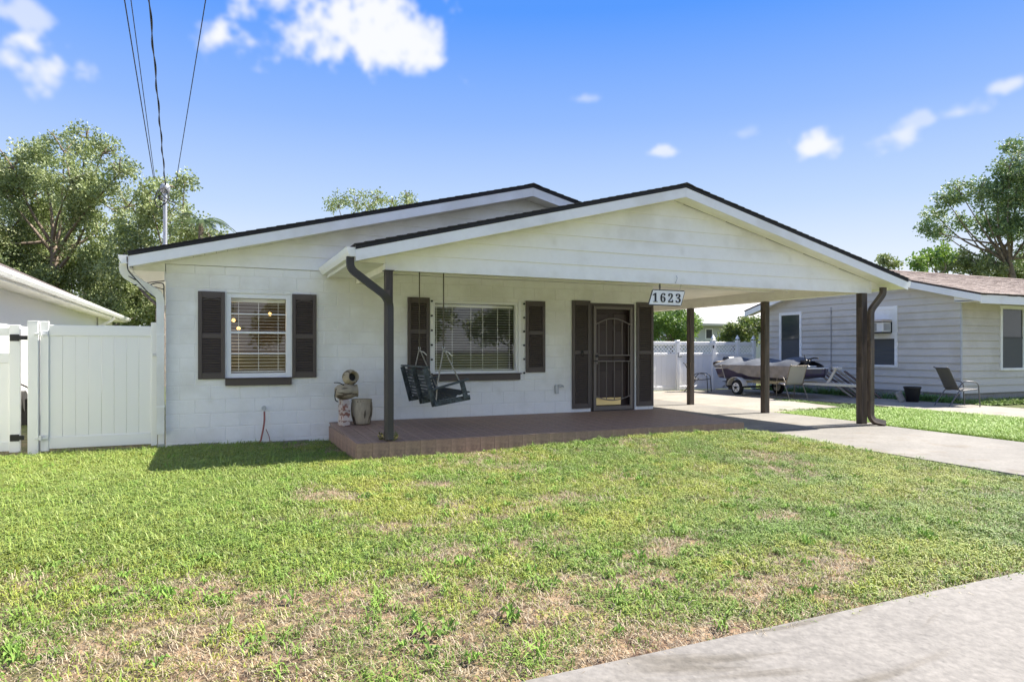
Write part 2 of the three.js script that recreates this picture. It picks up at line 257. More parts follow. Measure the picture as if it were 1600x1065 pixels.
M.turf = mat(1, 1, 1, 0.95, { map: T.turf, bumpMap: T.grit, bumpScale: 0.03 });
M.asphalt = mat(0.06, 0.06, 0.062, 0.9, { bumpMap: T.grit, bumpScale: 0.006 });
struct('ground', flat([[-300, -300], [300, -300], [300, 300], [-300, 300]], -0.012, 0.01), M.turf, 'flat ground with thin turf reaching to the horizon');
struct('lawn_soil', (() => { const g = new THREE.PlaneGeometry(15.4, 11.4, 110, 80).rotateX(-Math.PI / 2).translate(0.7, 0, 2.7), a = g.attributes.position; for (let i = 0; i < a.count; i++) a.setY(i, -0.004 + lawnH(a.getX(i), a.getZ(i)) * (a.getX(i) > 8.3 ? 0 : 1)); g.computeVertexNormals(); return uvBox(clean(g)); })(), M.soil, 'sandy straw covered soil under the front lawn');
struct('pavement', flat([[-40, 8.34], [-8, 8.34], [0, 8.36], [2.6, 8.345], [4.7, 8.33], [8.2, 8.34], [40, 8.34], [40, 12.6], [-40, 12.6]], 0.018, 0.1), M.pavement, 'pale worn concrete pavement in front of the lawn');
struct('road', flat([[-80, 12.75], [80, 12.75], [80, 19.5], [-80, 19.5]], -0.002, 0.004), M.asphalt, 'grey asphalt road beyond the pavement');
struct('driveway', flat([[8.42, 2.16], [11.3, 2.16], [11.12, 5], [11.1, 8.33], [8.1, 8.33], [8.22, 5.6], [8.35, 3.4]], 0.034, 0.1), M.concrete, 'pale concrete driveway running out from the carport');
struct('carport_slab', flat([[7.86, -8.3], [11.3, -8.3], [11.3, 2.135], [7.86, 2.135]], 0.058, 0.1), M.concrete, 'smooth concrete slab under the carport roof');
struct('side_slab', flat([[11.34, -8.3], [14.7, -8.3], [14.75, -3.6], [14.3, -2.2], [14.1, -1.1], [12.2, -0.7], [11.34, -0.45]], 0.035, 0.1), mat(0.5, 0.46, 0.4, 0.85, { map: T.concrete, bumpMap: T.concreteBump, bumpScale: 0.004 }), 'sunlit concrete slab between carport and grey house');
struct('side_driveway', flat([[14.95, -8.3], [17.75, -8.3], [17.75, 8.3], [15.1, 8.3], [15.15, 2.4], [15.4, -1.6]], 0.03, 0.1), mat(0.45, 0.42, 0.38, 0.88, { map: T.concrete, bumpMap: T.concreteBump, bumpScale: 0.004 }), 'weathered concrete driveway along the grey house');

// patio of quarry tiles: slopes a little to the lawn
const patioY = (z) => 0.282 - 0.028 * z;
{
  const p = struct('patio', [(() => { const g = box(1.72, 8.04, 0, 0.2, 0.006, 2.18); const a = g.attributes.position; for (let i = 0; i < a.count; i++) if (a.getY(i) > 0.1) a.setY(i, patioY(a.getZ(i)) - 0.016); return g; })()], M.grout, 'raised brown tiled patio along the front wall');
  const nx = 30, nz = 8, w = (8.06 - 1.70) / nx, d = 2.2 / nz, R = rng(5);
  for (let i = 0; i < nx; i++) for (let j = 0; j < nz; j++) { const z = 0.005 + d * (j + 0.5), g = uvBox(cbox(w - 0.006, 0.016, d - 0.006, 0.003)); const o = obj('tile', g.translate(0, 0, 0), R() < 0.5 ? M.tile : M.tile2, p); o.position.set(1.70 + w * (i + 0.5), patioY(z) - 0.008 + (R() - 0.5) * 0.001, z); o.rotation.x = 0.028; }
  for (let i = 0; i < nx; i++) { const o = obj('tile', uvBox(cbox(w - 0.003, 0.222, 0.016, 0.001)), R() < 0.5 ? M.tile : M.tile2, p); o.position.set(1.70 + w * (i + 0.5), 0.103, 2.193); }
  for (let j = 0; j < nz; j++) { const o = obj('tile', uvBox(cbox(0.016, 0.23, d - 0.006, 0.004)), M.tile, p); o.position.set(1.707, 0.11, 0.005 + d * (j + 0.5)); }
}

// ================================================================ THE HOUSE
const house = thing('house', 'white painted block house with black shingle roof and open gabled carport', 'house');
const part = (name, gs, m, parent = house) => obj(name, gs, m, parent);
const mainTop = (x) => 4.275 - 0.2485 * Math.abs(x - 5.086), portTop = (x) => 3.99 - 0.2475 * Math.abs(x - 6.735);
// block wall with openings
const openings = [[0.222, 1.128, 1.0, 2.255], [3.4, 4.965, 1.015, 2.245], [6.435, 7.405, 0.2, 2.29]];
function cut(rects, [a, b, c, d]) { const o = []; for (const r of rects) { const [x0, x1, y0, y1] = r; if (x1 <= a || x0 >= b || y1 <= c || y0 >= d) { o.push(r); continue; } if (x0 < a) o.push([x0, a, y0, y1]); if (x1 > b) o.push([b, x1, y0, y1]); const p = Math.max(x0, a), q = Math.min(x1, b); if (y0 < c) o.push([p, q, y0, c]); if (y1 > d) o.push([p, q, d, y1]); } return o; }
const XL = -0.587, XR = 7.83, C = 0.2032;
{
  let core = [[XL + 0.01, XR - 0.01, -0.05, 2.64]]; for (const o of openings) core = cut(core, o);
  part('wall', core.map(([a, b, c, d]) => box(a, b, c, d, -0.2, -0.0045)), M.mortar);
  for (let k = -1; k < 13; k++) {
    const y0 = 0.079 + k * C, y1 = Math.min(y0 + C, 2.646), off = k % 2 ? 0.0 : -0.203; if (y1 < 0.02) continue;
    for (let i = -3; i < 22; i++) {
      const x0 = Math.max(XL, off + i * 0.4064), x1 = Math.min(XR, off + (i + 1) * 0.4064); if (x1 - x0 < 0.03) continue;
      let r = [[x0, x1, y0, y1]]; for (const o of openings) r = cut(r, o);
      for (const [a, b, c, d] of r) if (b - a > 0.025 && d - c > 0.02) part('block', box(a + 0.0016, b - 0.0016, c + 0.0024, d - 0.0024, -0.19, 0, 0.006), M.block);
    }
  }
  part('wall', [box(XL, XL + 0.2, -0.05, 2.64, -9, -0.202), box(XR - 0.2, XR, -0.05, 2.66, -9, -0.202), box(XL + 0.2, XR - 0.2, -0.05, 2.64, -9, -8.8)], M.mortar);
  part('footing', [box(-0.5, 0.12, -0.02, 0.05, 0.001, 0.012, 0.004), box(0.12, 1.4, -0.02, 0.028, 0.001, 0.009, 0.003)], mat(0.42, 0.4, 0.37, 0.9, { map: T.concrete, bumpMap: T.grit, bumpScale: 0.006 }));
  part('floor', box(XL + 0.21, XR - 0.21, 0.1, 0.25, -8.79, -0.21), M.room);
  part('ceiling', box(XL + 0.21, XR - 0.21, 2.48, 2.52, -8.79, -0.21), M.room);
  part('partition', [box(2.2, 2.3, 0.251, 2.479, -8.78, -0.22), box(XL + 0.22, 2.19, 0.251, 2.479, -3.6, -3.5), box(2.31, XR - 0.22, 0.251, 2.479, -4.6, -4.5)], M.room);
}
// gable boards of the main roof and of the carport
function gable(y0, exp, topOf, x0, x1, z, n) { for (let i = 0; i < n; i++) { const a = y0 + i * exp, b = a + exp; let p = [[x0, a], [x1, a], [x1, b], [x0, b]]; for (const s of [-1, 1]) p = clipPoly(p, (q) => topOf(q[0], s) - q[1]); if (p.length > 2) part('siding_board', lapBoard(p, a, b, z, 0.017), M.siding); } }
gable(2.648, 0.2, (x, s) => 4.275 - 0.2 - 0.2485 * s * (x - 5.086), XL, 9.2, 0, 8);
part('gable_wall', prism([[XL, 2.648], [11.0, 2.648], [5.086, 4.06]], -0.2, -0.014), M.mortar);
gable(2.462, 0.2135, (x, s) => 3.99 - 0.2 - 0.2475 * s * (x - 6.735), 2.13, 11.17, 2.062, 7);
part('gable_wall', prism([[2.14, 2.47], [11.16, 2.47], [11.16, 2.68], [6.735, 3.78], [2.14, 2.67]], 1.97, 2.048), M.siding);
part('corner_trim', [box(2.1, 2.132, 2.462, 2.655, 1.96, 2.086), box(11.168, 11.2, 2.462, 2.69, 1.96, 2.086)], M.trim);
part('beam', box(2.12, 2.24, 2.462, 2.676, 0.02, 1.96), M.soffit);
part('beam', box(10.93, 11.14, 2.468, 2.68, -8.3, 1.96), M.soffit);
part('carport_ceiling', [box(2.24, 10.93, 2.676, 2.7, 0.012, 1.965), box(7.84, 10.93, 2.676, 2.7, -8.3, 0.008)], M.soffit);
part('carport_back_beam', box(7.84, 10.92, 2.462, 2.674, -8.3, -8.15), M.soffit);
// roofs
function roofSide(rx, ry, ex, ey, z0, z1) { // deck, fascia and shingle courses on one slope from ridge to eave
  const L = Math.hypot(ex - rx, ey - ry), ux = (ex - rx) / L, uy = (ey - ry) / L, s = Math.sign(ex - rx), nx = -uy * s, ny = Math.abs(ux), gs = [], n = Math.round(L / 0.143), ds = L / n;
  const R = rng(Math.round(Math.abs(rx * 100 + ex * 10)));
  for (let i = 0; i < n; i++) { const t0 = i * ds, t1 = t0 + ds + 0.03, o0 = -0.002, o1 = 0.007, j = (R() - 0.5) * 0.012, at = (t, o) => [rx + ux * t + nx * o, ry + uy * t + ny * o];
    const p = [at(t0, o0 - 0.012), at(Math.min(t1, L + 0.02), o1 - 0.012), at(Math.min(t1, L + 0.02), o1), at(t0, o0)]; gs.push(prism(p, z1, z0 + 0.012 + j)); }
  return gs;
}
function roofOf(rx, ry, exL, exR, topOf, z0, z1) {
  const eL = topOf(exL), eR = topOf(exR), th = 0.05;
  const r = part('roof', [prism([[exL, eL - 0.016], [rx, ry - 0.016], [rx, ry - 0.016 - th], [exL, eL - 0.016 - th]], z1, z0), prism([[rx, ry - 0.016], [exR, eR - 0.016], [exR, eR - 0.016 - th], [rx, ry - 0.016 - th]], z1, z0 - 0.001)], M.roofBlack);
  const sh = part('shingles', [...roofSide(rx, ry, exL, eL, z0, z1), ...roofSide(rx, ry, exR, eR, z0, z1), prism([[rx - 0.13, ry - 0.026], [rx, ry + 0.012], [rx + 0.13, ry - 0.026], [rx, ry - 0.012]], z1, z0 + 0.02)], M.roofBlack, r); stuff(sh);
  const f = (x0, x1) => { const a = topOf(x0) - 0.067, b = topOf(x1) - 0.067; return prism([[x0, a], [x1, b], [x1, b - 0.145], [x0, a - 0.145]], z0 - 0.028, z0 - 0.006); };
  part('fascia', f(exL, rx - 0.0015), M.trim, r); part('fascia', f(rx + 0.0015, exR), M.trim, r);
  return r;
}
const roofMain = roofOf(5.086, 4.275, -1.02, 11.1, mainTop, 0.36, -9.2);
const roofPort = roofOf(6.735, 3.99, 1.66, 11.79, portTop, 2.39, -8.6);
// rake soffit strips: panel after panel with a dark gap between
function rakeSoffit(topOf, x0, x1, za, zb, parent) { const n = Math.round(Math.abs(x1 - x0) / 0.152), d = (x1 - x0) / n; for (let i = 0; i < n; i++) { const a = x0 + i * d + 0.0025, b = x0 + (i + 1) * d - 0.0025, g = prism([[a, topOf(a) - 0.203], [b, topOf(b) - 0.203], [b, topOf(b) - 0.188], [a, topOf(a) - 0.188]], za, zb); part('soffit_panel', g, M.soffit, parent); } part('soffit_backing', prism([[x0, topOf(x0) - 0.186], [x1, topOf(x1) - 0.186], [x1, topOf(x1) - 0.176], [x0, topOf(x0) - 0.176]], za, zb), M.groove, parent); }
rakeSoffit(mainTop, -0.98, 5.08, 0.022, 0.33, roofMain); rakeSoffit(mainTop, 5.095, 9, 0.022, 0.33, roofMain);
rakeSoffit(portTop, 1.70, 6.73, 2.09, 2.36, roofPort); rakeSoffit(portTop, 6.74, 11.75, 2.09, 2.36, roofPort);
// level soffits and eave boards along the sides
part('side_soffit', box(-1.0, -0.6, 2.535, 2.55, -9, 0.02), M.soffit); part('soffit_return', prism([[-1.0, 2.535], [-0.589, 2.535], [-0.589, mainTop(-0.589) - 0.19], [-1.0, mainTop(-1.0) - 0.19]], 0.002, 0.021), M.soffit); part('eave_board', box(-1.02, -1.0, 2.53, 2.69, -9, 0.33), M.trim);
part('side_soffit', box(1.70, 2.118, 2.545, 2.56, 0.02, 2.086), M.soffit); part('soffit_return', prism([[1.70, 2.545], [2.099, 2.545], [2.099, portTop(2.099) - 0.19], [1.70, portTop(1.70) - 0.19]], 2.066, 2.088), M.soffit); part('eave_board', box(1.672, 1.698, 2.54, 2.66, 0.02, 2.362), M.trim);
part('side_soffit', box(11.145, 11.755, 2.545, 2.56, -8.5, 2.086), M.soffit); part('soffit_return', prism([[11.201, 2.545], [11.755, 2.545], [11.755, portTop(11.755) - 0.19], [11.201, portTop(11.201) - 0.19]], 2.066, 2.088), M.soffit); part('eave_board', box(11.757, 11.78, 2.54, 2.66, -8.5, 2.362), M.trim);
part('wall_plate', box(-0.6, -0.586, 2.4, 2.536, -9, -0.001), M.trim);
// gutters and downspouts
const gut = (x, y, s, z0, z1) => { const pr = [[0, 0], [0, 0.115], [0.006, 0.115], [0.006, 0.006], [0.07, 0.006], [0.1, 0.06], [0.114, 0.115], [0.121, 0.115], [0.107, 0.055], [0.076, 0]].map(([u, v]) => [x + s * u, y + v]); const gs = []; for (let i = 0; i < pr.length; i++) { } const sh = new THREE.Shape(pr.map((p) => new THREE.Vector2(...p))); const g = new THREE.ExtrudeGeometry(sh, { depth: z1 - z0, bevelEnabled: false }).translate(0, 0, z0); gs.push(uvBox(clean(g))); const cap = [[0, 0], [0, 0.115], [0.12, 0.115], [0.105, 0.055], [0.075, 0]].map(([u, v]) => [x + s * u, y + v]); gs.push(prism(cap, z1 + 0.0005, z1 + 0.004)); return gs; };
const gm = mat(0.86, 0.86, 0.84, 0.35, { map: T.paint, side: THREE.DoubleSide });
part('gutter', gut(1.67, 2.578, -1, 0.02, 2.36), gm); part('gutter', gut(11.782, 2.578, 1, -8.4, 2.36), gm); part('gutter', gut(-1.022, 2.585, -1, -9, 0.36), gm);
part('downspout', duct(bend([[1.605, 2.58, 2.3], [1.605, 2.43, 2.3], [2.06, 2.11, 2.26], [2.135, 2.02, 2.17], [2.135, 0.36, 2.17], [2.135, 0.245, 2.18]], 0.1), 0.07, 0.09, [0, 0, 1]), M.spout);
part('downspout', duct(bend([[11.36, 2.57, 2.2], [11.36, 2.45, 2.2], [11.05, 2.14, 2.19], [11.05, 0.2, 2.19], [11.09, 0.12, 2.22], [11.26, 0.075, 2.32]], 0.08), 0.075, 0.1, [0, 0, 1]), M.spoutWorn);
part('downspout', duct(bend([[-1.085, 2.6, 0.26], [-1.085, 2.46, 0.24], [-0.66, 2.2, 0.1], [-0.647, 2.1, 0.07], [-0.647, 0.22, 0.07]], 0.12), 0.075, 0.1, [0, 0, 1]), gm);
part('downspout_strap', [box(-0.702, -0.592, 1.62, 1.645, 0.018, 0.112), box(-0.702, -0.592, 0.6, 0.625, 0.018, 0.112)], M.white);
// posts
const post = (x, z, y0, w) => part('post', box(x - w / 2, x + w / 2, y0, 2.461, z - w / 2, z + w / 2, 0.006, true), M.postBrown);
post(2.15, 2.06, patioY(2.06) - 0.004, 0.1); for (const z of [2.04, -0.36, -2.87, -5.4]) post(11.0, z, 0.059, 0.135);
part('post_bracket', [box(2.085, 2.215, 2.452, 2.4605, 1.99, 2.125)], M.spout);
// shutters: frame, rails and louvres
function shutter(x0, x1, y0, y1, mid, arched) {
  const s = part('shutter', [box(x0, x0 + 0.055, y0, y1, 0.002, 0.034, 0.004), box(x1 - 0.055, x1, y0, y1, 0.002, 0.034, 0.004), box(x0 + 0.055, x1 - 0.055, y0, y0 + 0.09, 0.002, 0.033, 0.003), box(x0 + 0.055, x1 - 0.055, y1 - 0.09, y1, 0.002, 0.033, 0.003), box(x0 + 0.055, x1 - 0.055, mid - 0.035, mid + 0.035, 0.002, 0.033, 0.003), box(x0 + 0.055, x1 - 0.055, y0 + 0.09, y1 - 0.09, 0.002, 0.008)], M.brown);
  const gs = []; for (const [a, b] of [[y0 + 0.09, mid - 0.035], [mid + 0.035, y1 - 0.09]]) { const n = Math.round((b - a) / 0.036), d = (b - a) / n; for (let i = 0; i < n; i++) { const g = cbox(x1 - x0 - 0.11, 0.042, 0.006, 0.002); g.rotateX(-0.85); gs.push(uvBox(g.translate((x0 + x1) / 2, a + d * (i + 0.5), 0.018))); } }
  stuff(part('louvres', gs, M.brown, s)); 
  if (arched) part('arch_trim', [sweep(Array.from({ length: 9 }, (_, i) => { const t = i / 8; return [mix(x0 + 0.06, x1 - 0.06, t), y1 - 0.125 + 0.03 * Math.sin(t * Math.PI), 0.026]; }), [[-0.012, -0.008], [0.012, -0.008], [0.012, 0.008], [-0.012, 0.008]])].map(uvKeep), M.brown, s);
  return s;
}
shutter(-0.163, 0.2, 0.986, 2.27, 1.62, true); shutter(1.149, 1.511, 0.99, 2.272, 1.62, true);
shutter(2.962, 3.336, 1.008, 2.283, 1.72); shutter(5.103, 5.483, 1.02, 2.283, 1.72);
shutter(6.035, 6.415, 0.345, 2.322, 1.37); shutter(7.432, 7.814, 0.348, 2.325, 1.37);
part('door_knocker', [tube(Array.from({ length: 13 }, (_, i) => { const a = i / 12 * 2 * Math.PI; return [6.235 + 0.028 * Math.cos(a), 1.345 + 0.034 * Math.sin(a), 0.05]; }), 0.007), box(6.212, 6.258, 1.365, 1.405, 0.034, 0.055, 0.006)], M.black);
// windows
function slats(parent, x0, x1, y0, y1, n, z, cords) {
  const d = (y1 - y0) / n; for (let i = 0; i < n; i++) { const g = uvBox(cbox(x1 - x0, 0.003, 0.048)); g.rotateX(0.1); part('blind_slat', g.translate((x0 + x1) / 2, y0 + d * (i + 0.5), z), M.slat, parent); }
  part('blind_headrail', box(x0, x1, y1, y1 + 0.05, z - 0.025, z + 0.025, 0.003), M.slat, parent); part('blind_bottom_rail', box(x0, x1, y0 - 0.022, y0 - 0.004, z - 0.024, z + 0.024, 0.003), M.slat, parent);
  for (const x of cords) part('ladder_tape', box(x - 0.004, x + 0.004, y0, y1, z + 0.0255, z + 0.027), M.slat, parent);
}
{ // single hung window
  const [a, b, c, d] = [0.222, 1.128, 1.0, 2.255], w = part('window', [box(a, a + 0.062, c, d, -0.13, -0.012, 0.004), box(b - 0.062, b, c, d, -0.13, -0.012, 0.004), box(a + 0.062, b - 0.062, d - 0.065, d, -0.13, -0.014, 0.004), box(a + 0.062, b - 0.062, c, c + 0.065, -0.13, -0.01, 0.004)], M.white);
  part('meeting_rail', box(a + 0.062, b - 0.062, 1.66, 1.69, -0.075, -0.022, 0.003), M.white, w);
  part('muntin', box(a + 0.062, b - 0.062, 1.945, 1.962, -0.07, -0.03, 0.003), M.white, w); part('muntin', box(a + 0.062, b - 0.062, 1.35, 1.367, -0.07, -0.03, 0.003), M.white, w);
  part('pane', box(a + 0.06, b - 0.06, 1.676, d - 0.06, -0.052, -0.0515), M.glass, w); part('pane', box(a + 0.06, b - 0.06, c + 0.06, 1.674, -0.052, -0.0515), M.glass, w);
  slats(w, a + 0.068, b - 0.068, c + 0.1, d - 0.12, 21, -0.16, [a + 0.17, (a + b) / 2, b - 0.17]);
  part('window_sill', [box(a - 0.018, b + 0.012, 0.885, 0.985, 0.001, 0.05, 0.005), box(a - 0.03, b + 0.024, 0.985, 1.0, 0.001, 0.07, 0.004)], M.brown, w);
}
{ // picture window
  const [a, b, c, d] = [3.4, 4.965, 1.015, 2.245], w = part('window', [box(a, a + 0.04, c, d, -0.12, -0.012, 0.004), box(b - 0.04, b, c, d, -0.12, -0.012, 0.004), box(a + 0.04, b - 0.04, d - 0.042, d, -0.12, -0.014, 0.004), box(a + 0.04, b - 0.04, c, c + 0.045, -0.12, -0.01, 0.004), box(a - 0.052, a, c - 0.02, d + 0.03, 0.001, 0.012, 0.002), box(b, b + 0.05, c - 0.02, d + 0.03, 0.001, 0.012, 0.002)], M.white);
  part('pane', box(a + 0.035, b - 0.035, c + 0.035, d - 0.035, -0.052, -0.0515), M.glass, w);
  slats(w, a + 0.045, b - 0.045, c + 0.075, d - 0.1, 24, -0.15, [a + 0.1, a + 0.38, a + 0.72, a + 0.94, a + 1.22, b - 0.12]);
  part('window_sill', [box(a - 0.015, b + 0.02, 0.895, 0.995, 0.001, 0.055, 0.006), box(a - 0.03, b + 0.035, 0.995, 1.014, 0.001, 0.075, 0.005)], M.brown, w);
  for (let i = 0; i < 6; i++) for (const x of [3.374, 5.068]) part('panel_bolt', (() => { const g = new THREE.CylinderGeometry(0.017, 0.017, 0.022, 10).rotateX(Math.PI / 2); return clean(g.translate(x, 1.012 + i * 0.2435, 0.024)); })(), M.black, w);
}
{ // entrance: panelled door behind a security screen door
  const a = 6.435, b = 7.405, y0 = 0.284, y1 = 2.29, dr = part('door', box(a + 0.06, b - 0.06, y0 + 0.02, y1 - 0.06, -0.16, -0.115, 0.003), mat(0.05, 0.03, 0.026, 0.5));
  for (const [u, v, p, q] of [[0.14, 0.42, 0.2, 0.75], [0.55, 0.83, 0.2, 0.75], [0.14, 0.42, 0.9, 1.5], [0.55, 0.83, 0.9, 1.5], [0.14, 0.42, 1.6, 1.82], [0.55, 0.83, 1.6, 1.82]]) part('door_panel', box(a + u, a + v, y0 + p, y0 + q, -0.114, -0.1, 0.008), mat(0.055, 0.033, 0.028, 0.45), dr);
  part('door_frame', [box(a, a + 0.055, y0 - 0.002, y1, -0.17, -0.02, 0.004), box(b - 0.055, b, y0 - 0.002, y1, -0.17, -0.02, 0.004), box(a + 0.055, b - 0.055, y1 - 0.055, y1, -0.17, -0.02, 0.004)], M.brown);
  part('threshold', box(a + 0.055, b - 0.055, 0.27, 0.292, -0.17, 0.02, 0.003), M.spout);
  const x0 = a + 0.058, x1 = b - 0.058, s0 = y0 + 0.012, s1 = y1 - 0.058, z = -0.005;
  const sm = mat(0.17, 0.145, 0.13, 0.4, { metalness: 0.2 });
  const sd = part('screen_door', [box(x0, x0 + 0.055, s0, s1, z - 0.02, z + 0.02, 0.004), box(x1 - 0.055, x1, s0, s1, z - 0.02, z + 0.02, 0.004), box(x0 + 0.055, x1 - 0.055, s1 - 0.055, s1, z - 0.02, z + 0.019, 0.004), box(x0 + 0.055, x1 - 0.055, s0, s0 + 0.075, z - 0.02, z + 0.019, 0.004)], sm);
  const i0 = x0 + 0.055, i1 = x1 - 0.055, yA = s0 + 1.66, yB = s0 + 0.29;
  const arch = (y, h, t) => y + h * Math.sin(t * Math.PI);
  for (const [y, h] of [[yA - 0.06, 0.11], [yB - 0.03, -0.08]]) part('arch_bar', uvKeep(sweep(Array.from({ length: 17 }, (_, i) => [mix(i0, i1, i / 16), arch(y, h, i / 16), z + 0.012]), [[-0.008, -0.008], [0.008, -0.008], [0.008, 0.008], [-0.008, 0.008]])), sm, sd);
  for (const k of [0.08, 0.3, 0.53, 0.76, 0.95]) { const x = mix(i0, i1, k); part('upright_bar', box(x - 0.0065, x + 0.0065, s0 + 1.03, arch(yA - 0.06, 0.11, k) - 0.004, z + 0.004, z + 0.017, 0.002), sm, sd); part('upright_bar', box(x - 0.0065, x + 0.0065, arch(yB - 0.03, -0.08, k) + 0.004, s0 + 0.9, z + 0.004, z + 0.017, 0.002), sm, sd); }
  part('cross_bar', box(i0, i1, s0 + 1.01, s0 + 1.032, z - 0.012, z + 0.018, 0.003), sm, sd); part('cross_bar', box(i0, i1, s0 + 0.9, s0 + 0.922, z - 0.012, z + 0.018, 0.003), sm, sd);
  part('lock_plate', box(i0 - 0.03, i0 + 0.03, s0 + 0.86, s0 + 1.06, z + 0.021, z + 0.03, 0.004), sm, sd);
  part('handle', [box(i0 - 0.08, i0 + 0.01, s0 + 0.905, s0 + 0.93, z + 0.05, z + 0.066, 0.005), cyl(0.012, 0, 0.03, 0, 0, 10).rotateX(Math.PI / 2).translate(i0, s0 + 0.917, z + 0.028)], M.black, sd);
  part('deadbolt', cyl(0.026, 0, 0.028, 0, 0, 14).rotateX(Math.PI / 2).translate(i0, s0 + 1.01, z + 0.03), M.black, sd);
  part('kick_plate', box(i0 + 0.003, i0 + 0.6, s0 + 0.085, s0 + 0.225, -0.095, -0.09, 0.002), M.brass);
}
// outlet box, tap, service mast
part('outlet_box', [box(5.68, 5.75, 0.63, 0.79, 0.001, 0.05, 0.006), box(5.735, 5.79, 0.745, 0.8, 0.03, 0.075, 0.006), tube([[5.77, 0.765, 0.05], [5.80, 0.775, 0.07], [5.81, 0.76, 0.1]], 0.016)], M.galv);
part('tap', [cyl(0.034, 0, 0.014, 0, 0, 16).rotateX(Math.PI / 2).translate(0.742, 0.535, 0.001), tube([[0.742, 0.535, 0.015], [0.742, 0.53, 0.07], [0.742, 0.49, 0.09]], 0.014), cyl(0.03, 0, 0.008, 0, 0, 12).rotateX(Math.PI / 2).translate(0.742, 0.55, 0.075)], M.galv);
{ const m = part('service_mast', [cyl(0.03, 3.0, 3.95, -0.655, -1.2, 16), cyl(0.05, 3.02, 3.1, -0.655, -1.2, 16, 0.034)], M.galv); part('weather_head', [lathe([[0.001, 0.13], [0.05, 0.12], [0.075, 0.07], [0.07, 0.0], [0.034, -0.03]], 16).translate(-0.655, 3.93, -1.19)], mat(0.4, 0.41, 0.42, 0.5, { metalness: 0.4 }), m); part('insulator', [tube([[-0.66, 3.78, -1.17], [-0.7, 3.77, -1.1], [-0.72, 3.8, -1.05]], 0.014), cyl(0.026, 3.77, 3.83, -0.72, -1.04, 12)], M.dark, m);
  part('wire_loops', [tube(bend([[-0.655, 3.98, -1.12], [-0.75, 3.9, -1.0], [-0.8, 3.72, -1.02], [-0.73, 3.62, -1.08], [-0.66, 3.72, -1.05]], 0.08), 0.009), tube(bend([[-0.65, 3.96, -1.12], [-0.58, 3.86, -1.02], [-0.63, 3.7, -1.0], [-0.72, 3.66, -1.05]], 0.08), 0.008), tube(bend([[-0.66, 3.97, -1.12], [-0.7, 3.84, -0.98], [-0.6, 3.75, -0.98], [-0.5, 3.72, -1.0]], 0.08), 0.008)], M.cable, m);
  part('side_cables', [tube(bend([[-1.03, 2.68, 0.37], [-1.03, 2.5, 0.345], [-0.8, 2.22, 0.2], [-0.6, 2.06, 0.012]], 0.05), 0.008), tube(bend([[-0.98, 2.3, 0.25], [-0.8, 2.36, 0.1], [-0.6, 2.4, 0.01]], 0.05), 0.007), tube(bend([[-0.9, 2.25, 0.2], [-0.72, 2.36, 0.05], [-0.605, 2.37, 0.01], [-0.605, 1.95, 0.01]], 0.05), 0.008), tube(bend([[-1.02, 2.42, 0.3], [-0.85, 2.33, 0.15], [-0.605, 2.28, 0.01]], 0.05), 0.006)], M.cable); }
// three lit pendant lamps inside the front room
for (const [x, y, z] of [[0.98, 2.06, -2.0], [0.36, 1.92, -1.5], [0.44, 1.78, -1.5]]) {
  const l = thing('pendant_lamp', 'small lit globe pendant lamp hanging behind the slatted front window', 'lamp', [x, y, z], 0, 'pendant lamps in the front room');
  obj('bulb', new THREE.SphereGeometry(0.03, 16, 12), mat(1, 0.75, 0.35, 0.4, { emissive: col(1, 0.62, 0.18), emissiveIntensity: 0.9 }), l); obj('cord', tube([[0, 0.045, 0], [0, 2.478 - y, 0]], 0.004), M.dark, l);
  const p = new THREE.PointLight(col(1, 0.68, 0.32), 0.1, 0, 2); p.castShadow = true; p.shadow.radius = 2; l.add(p);
}

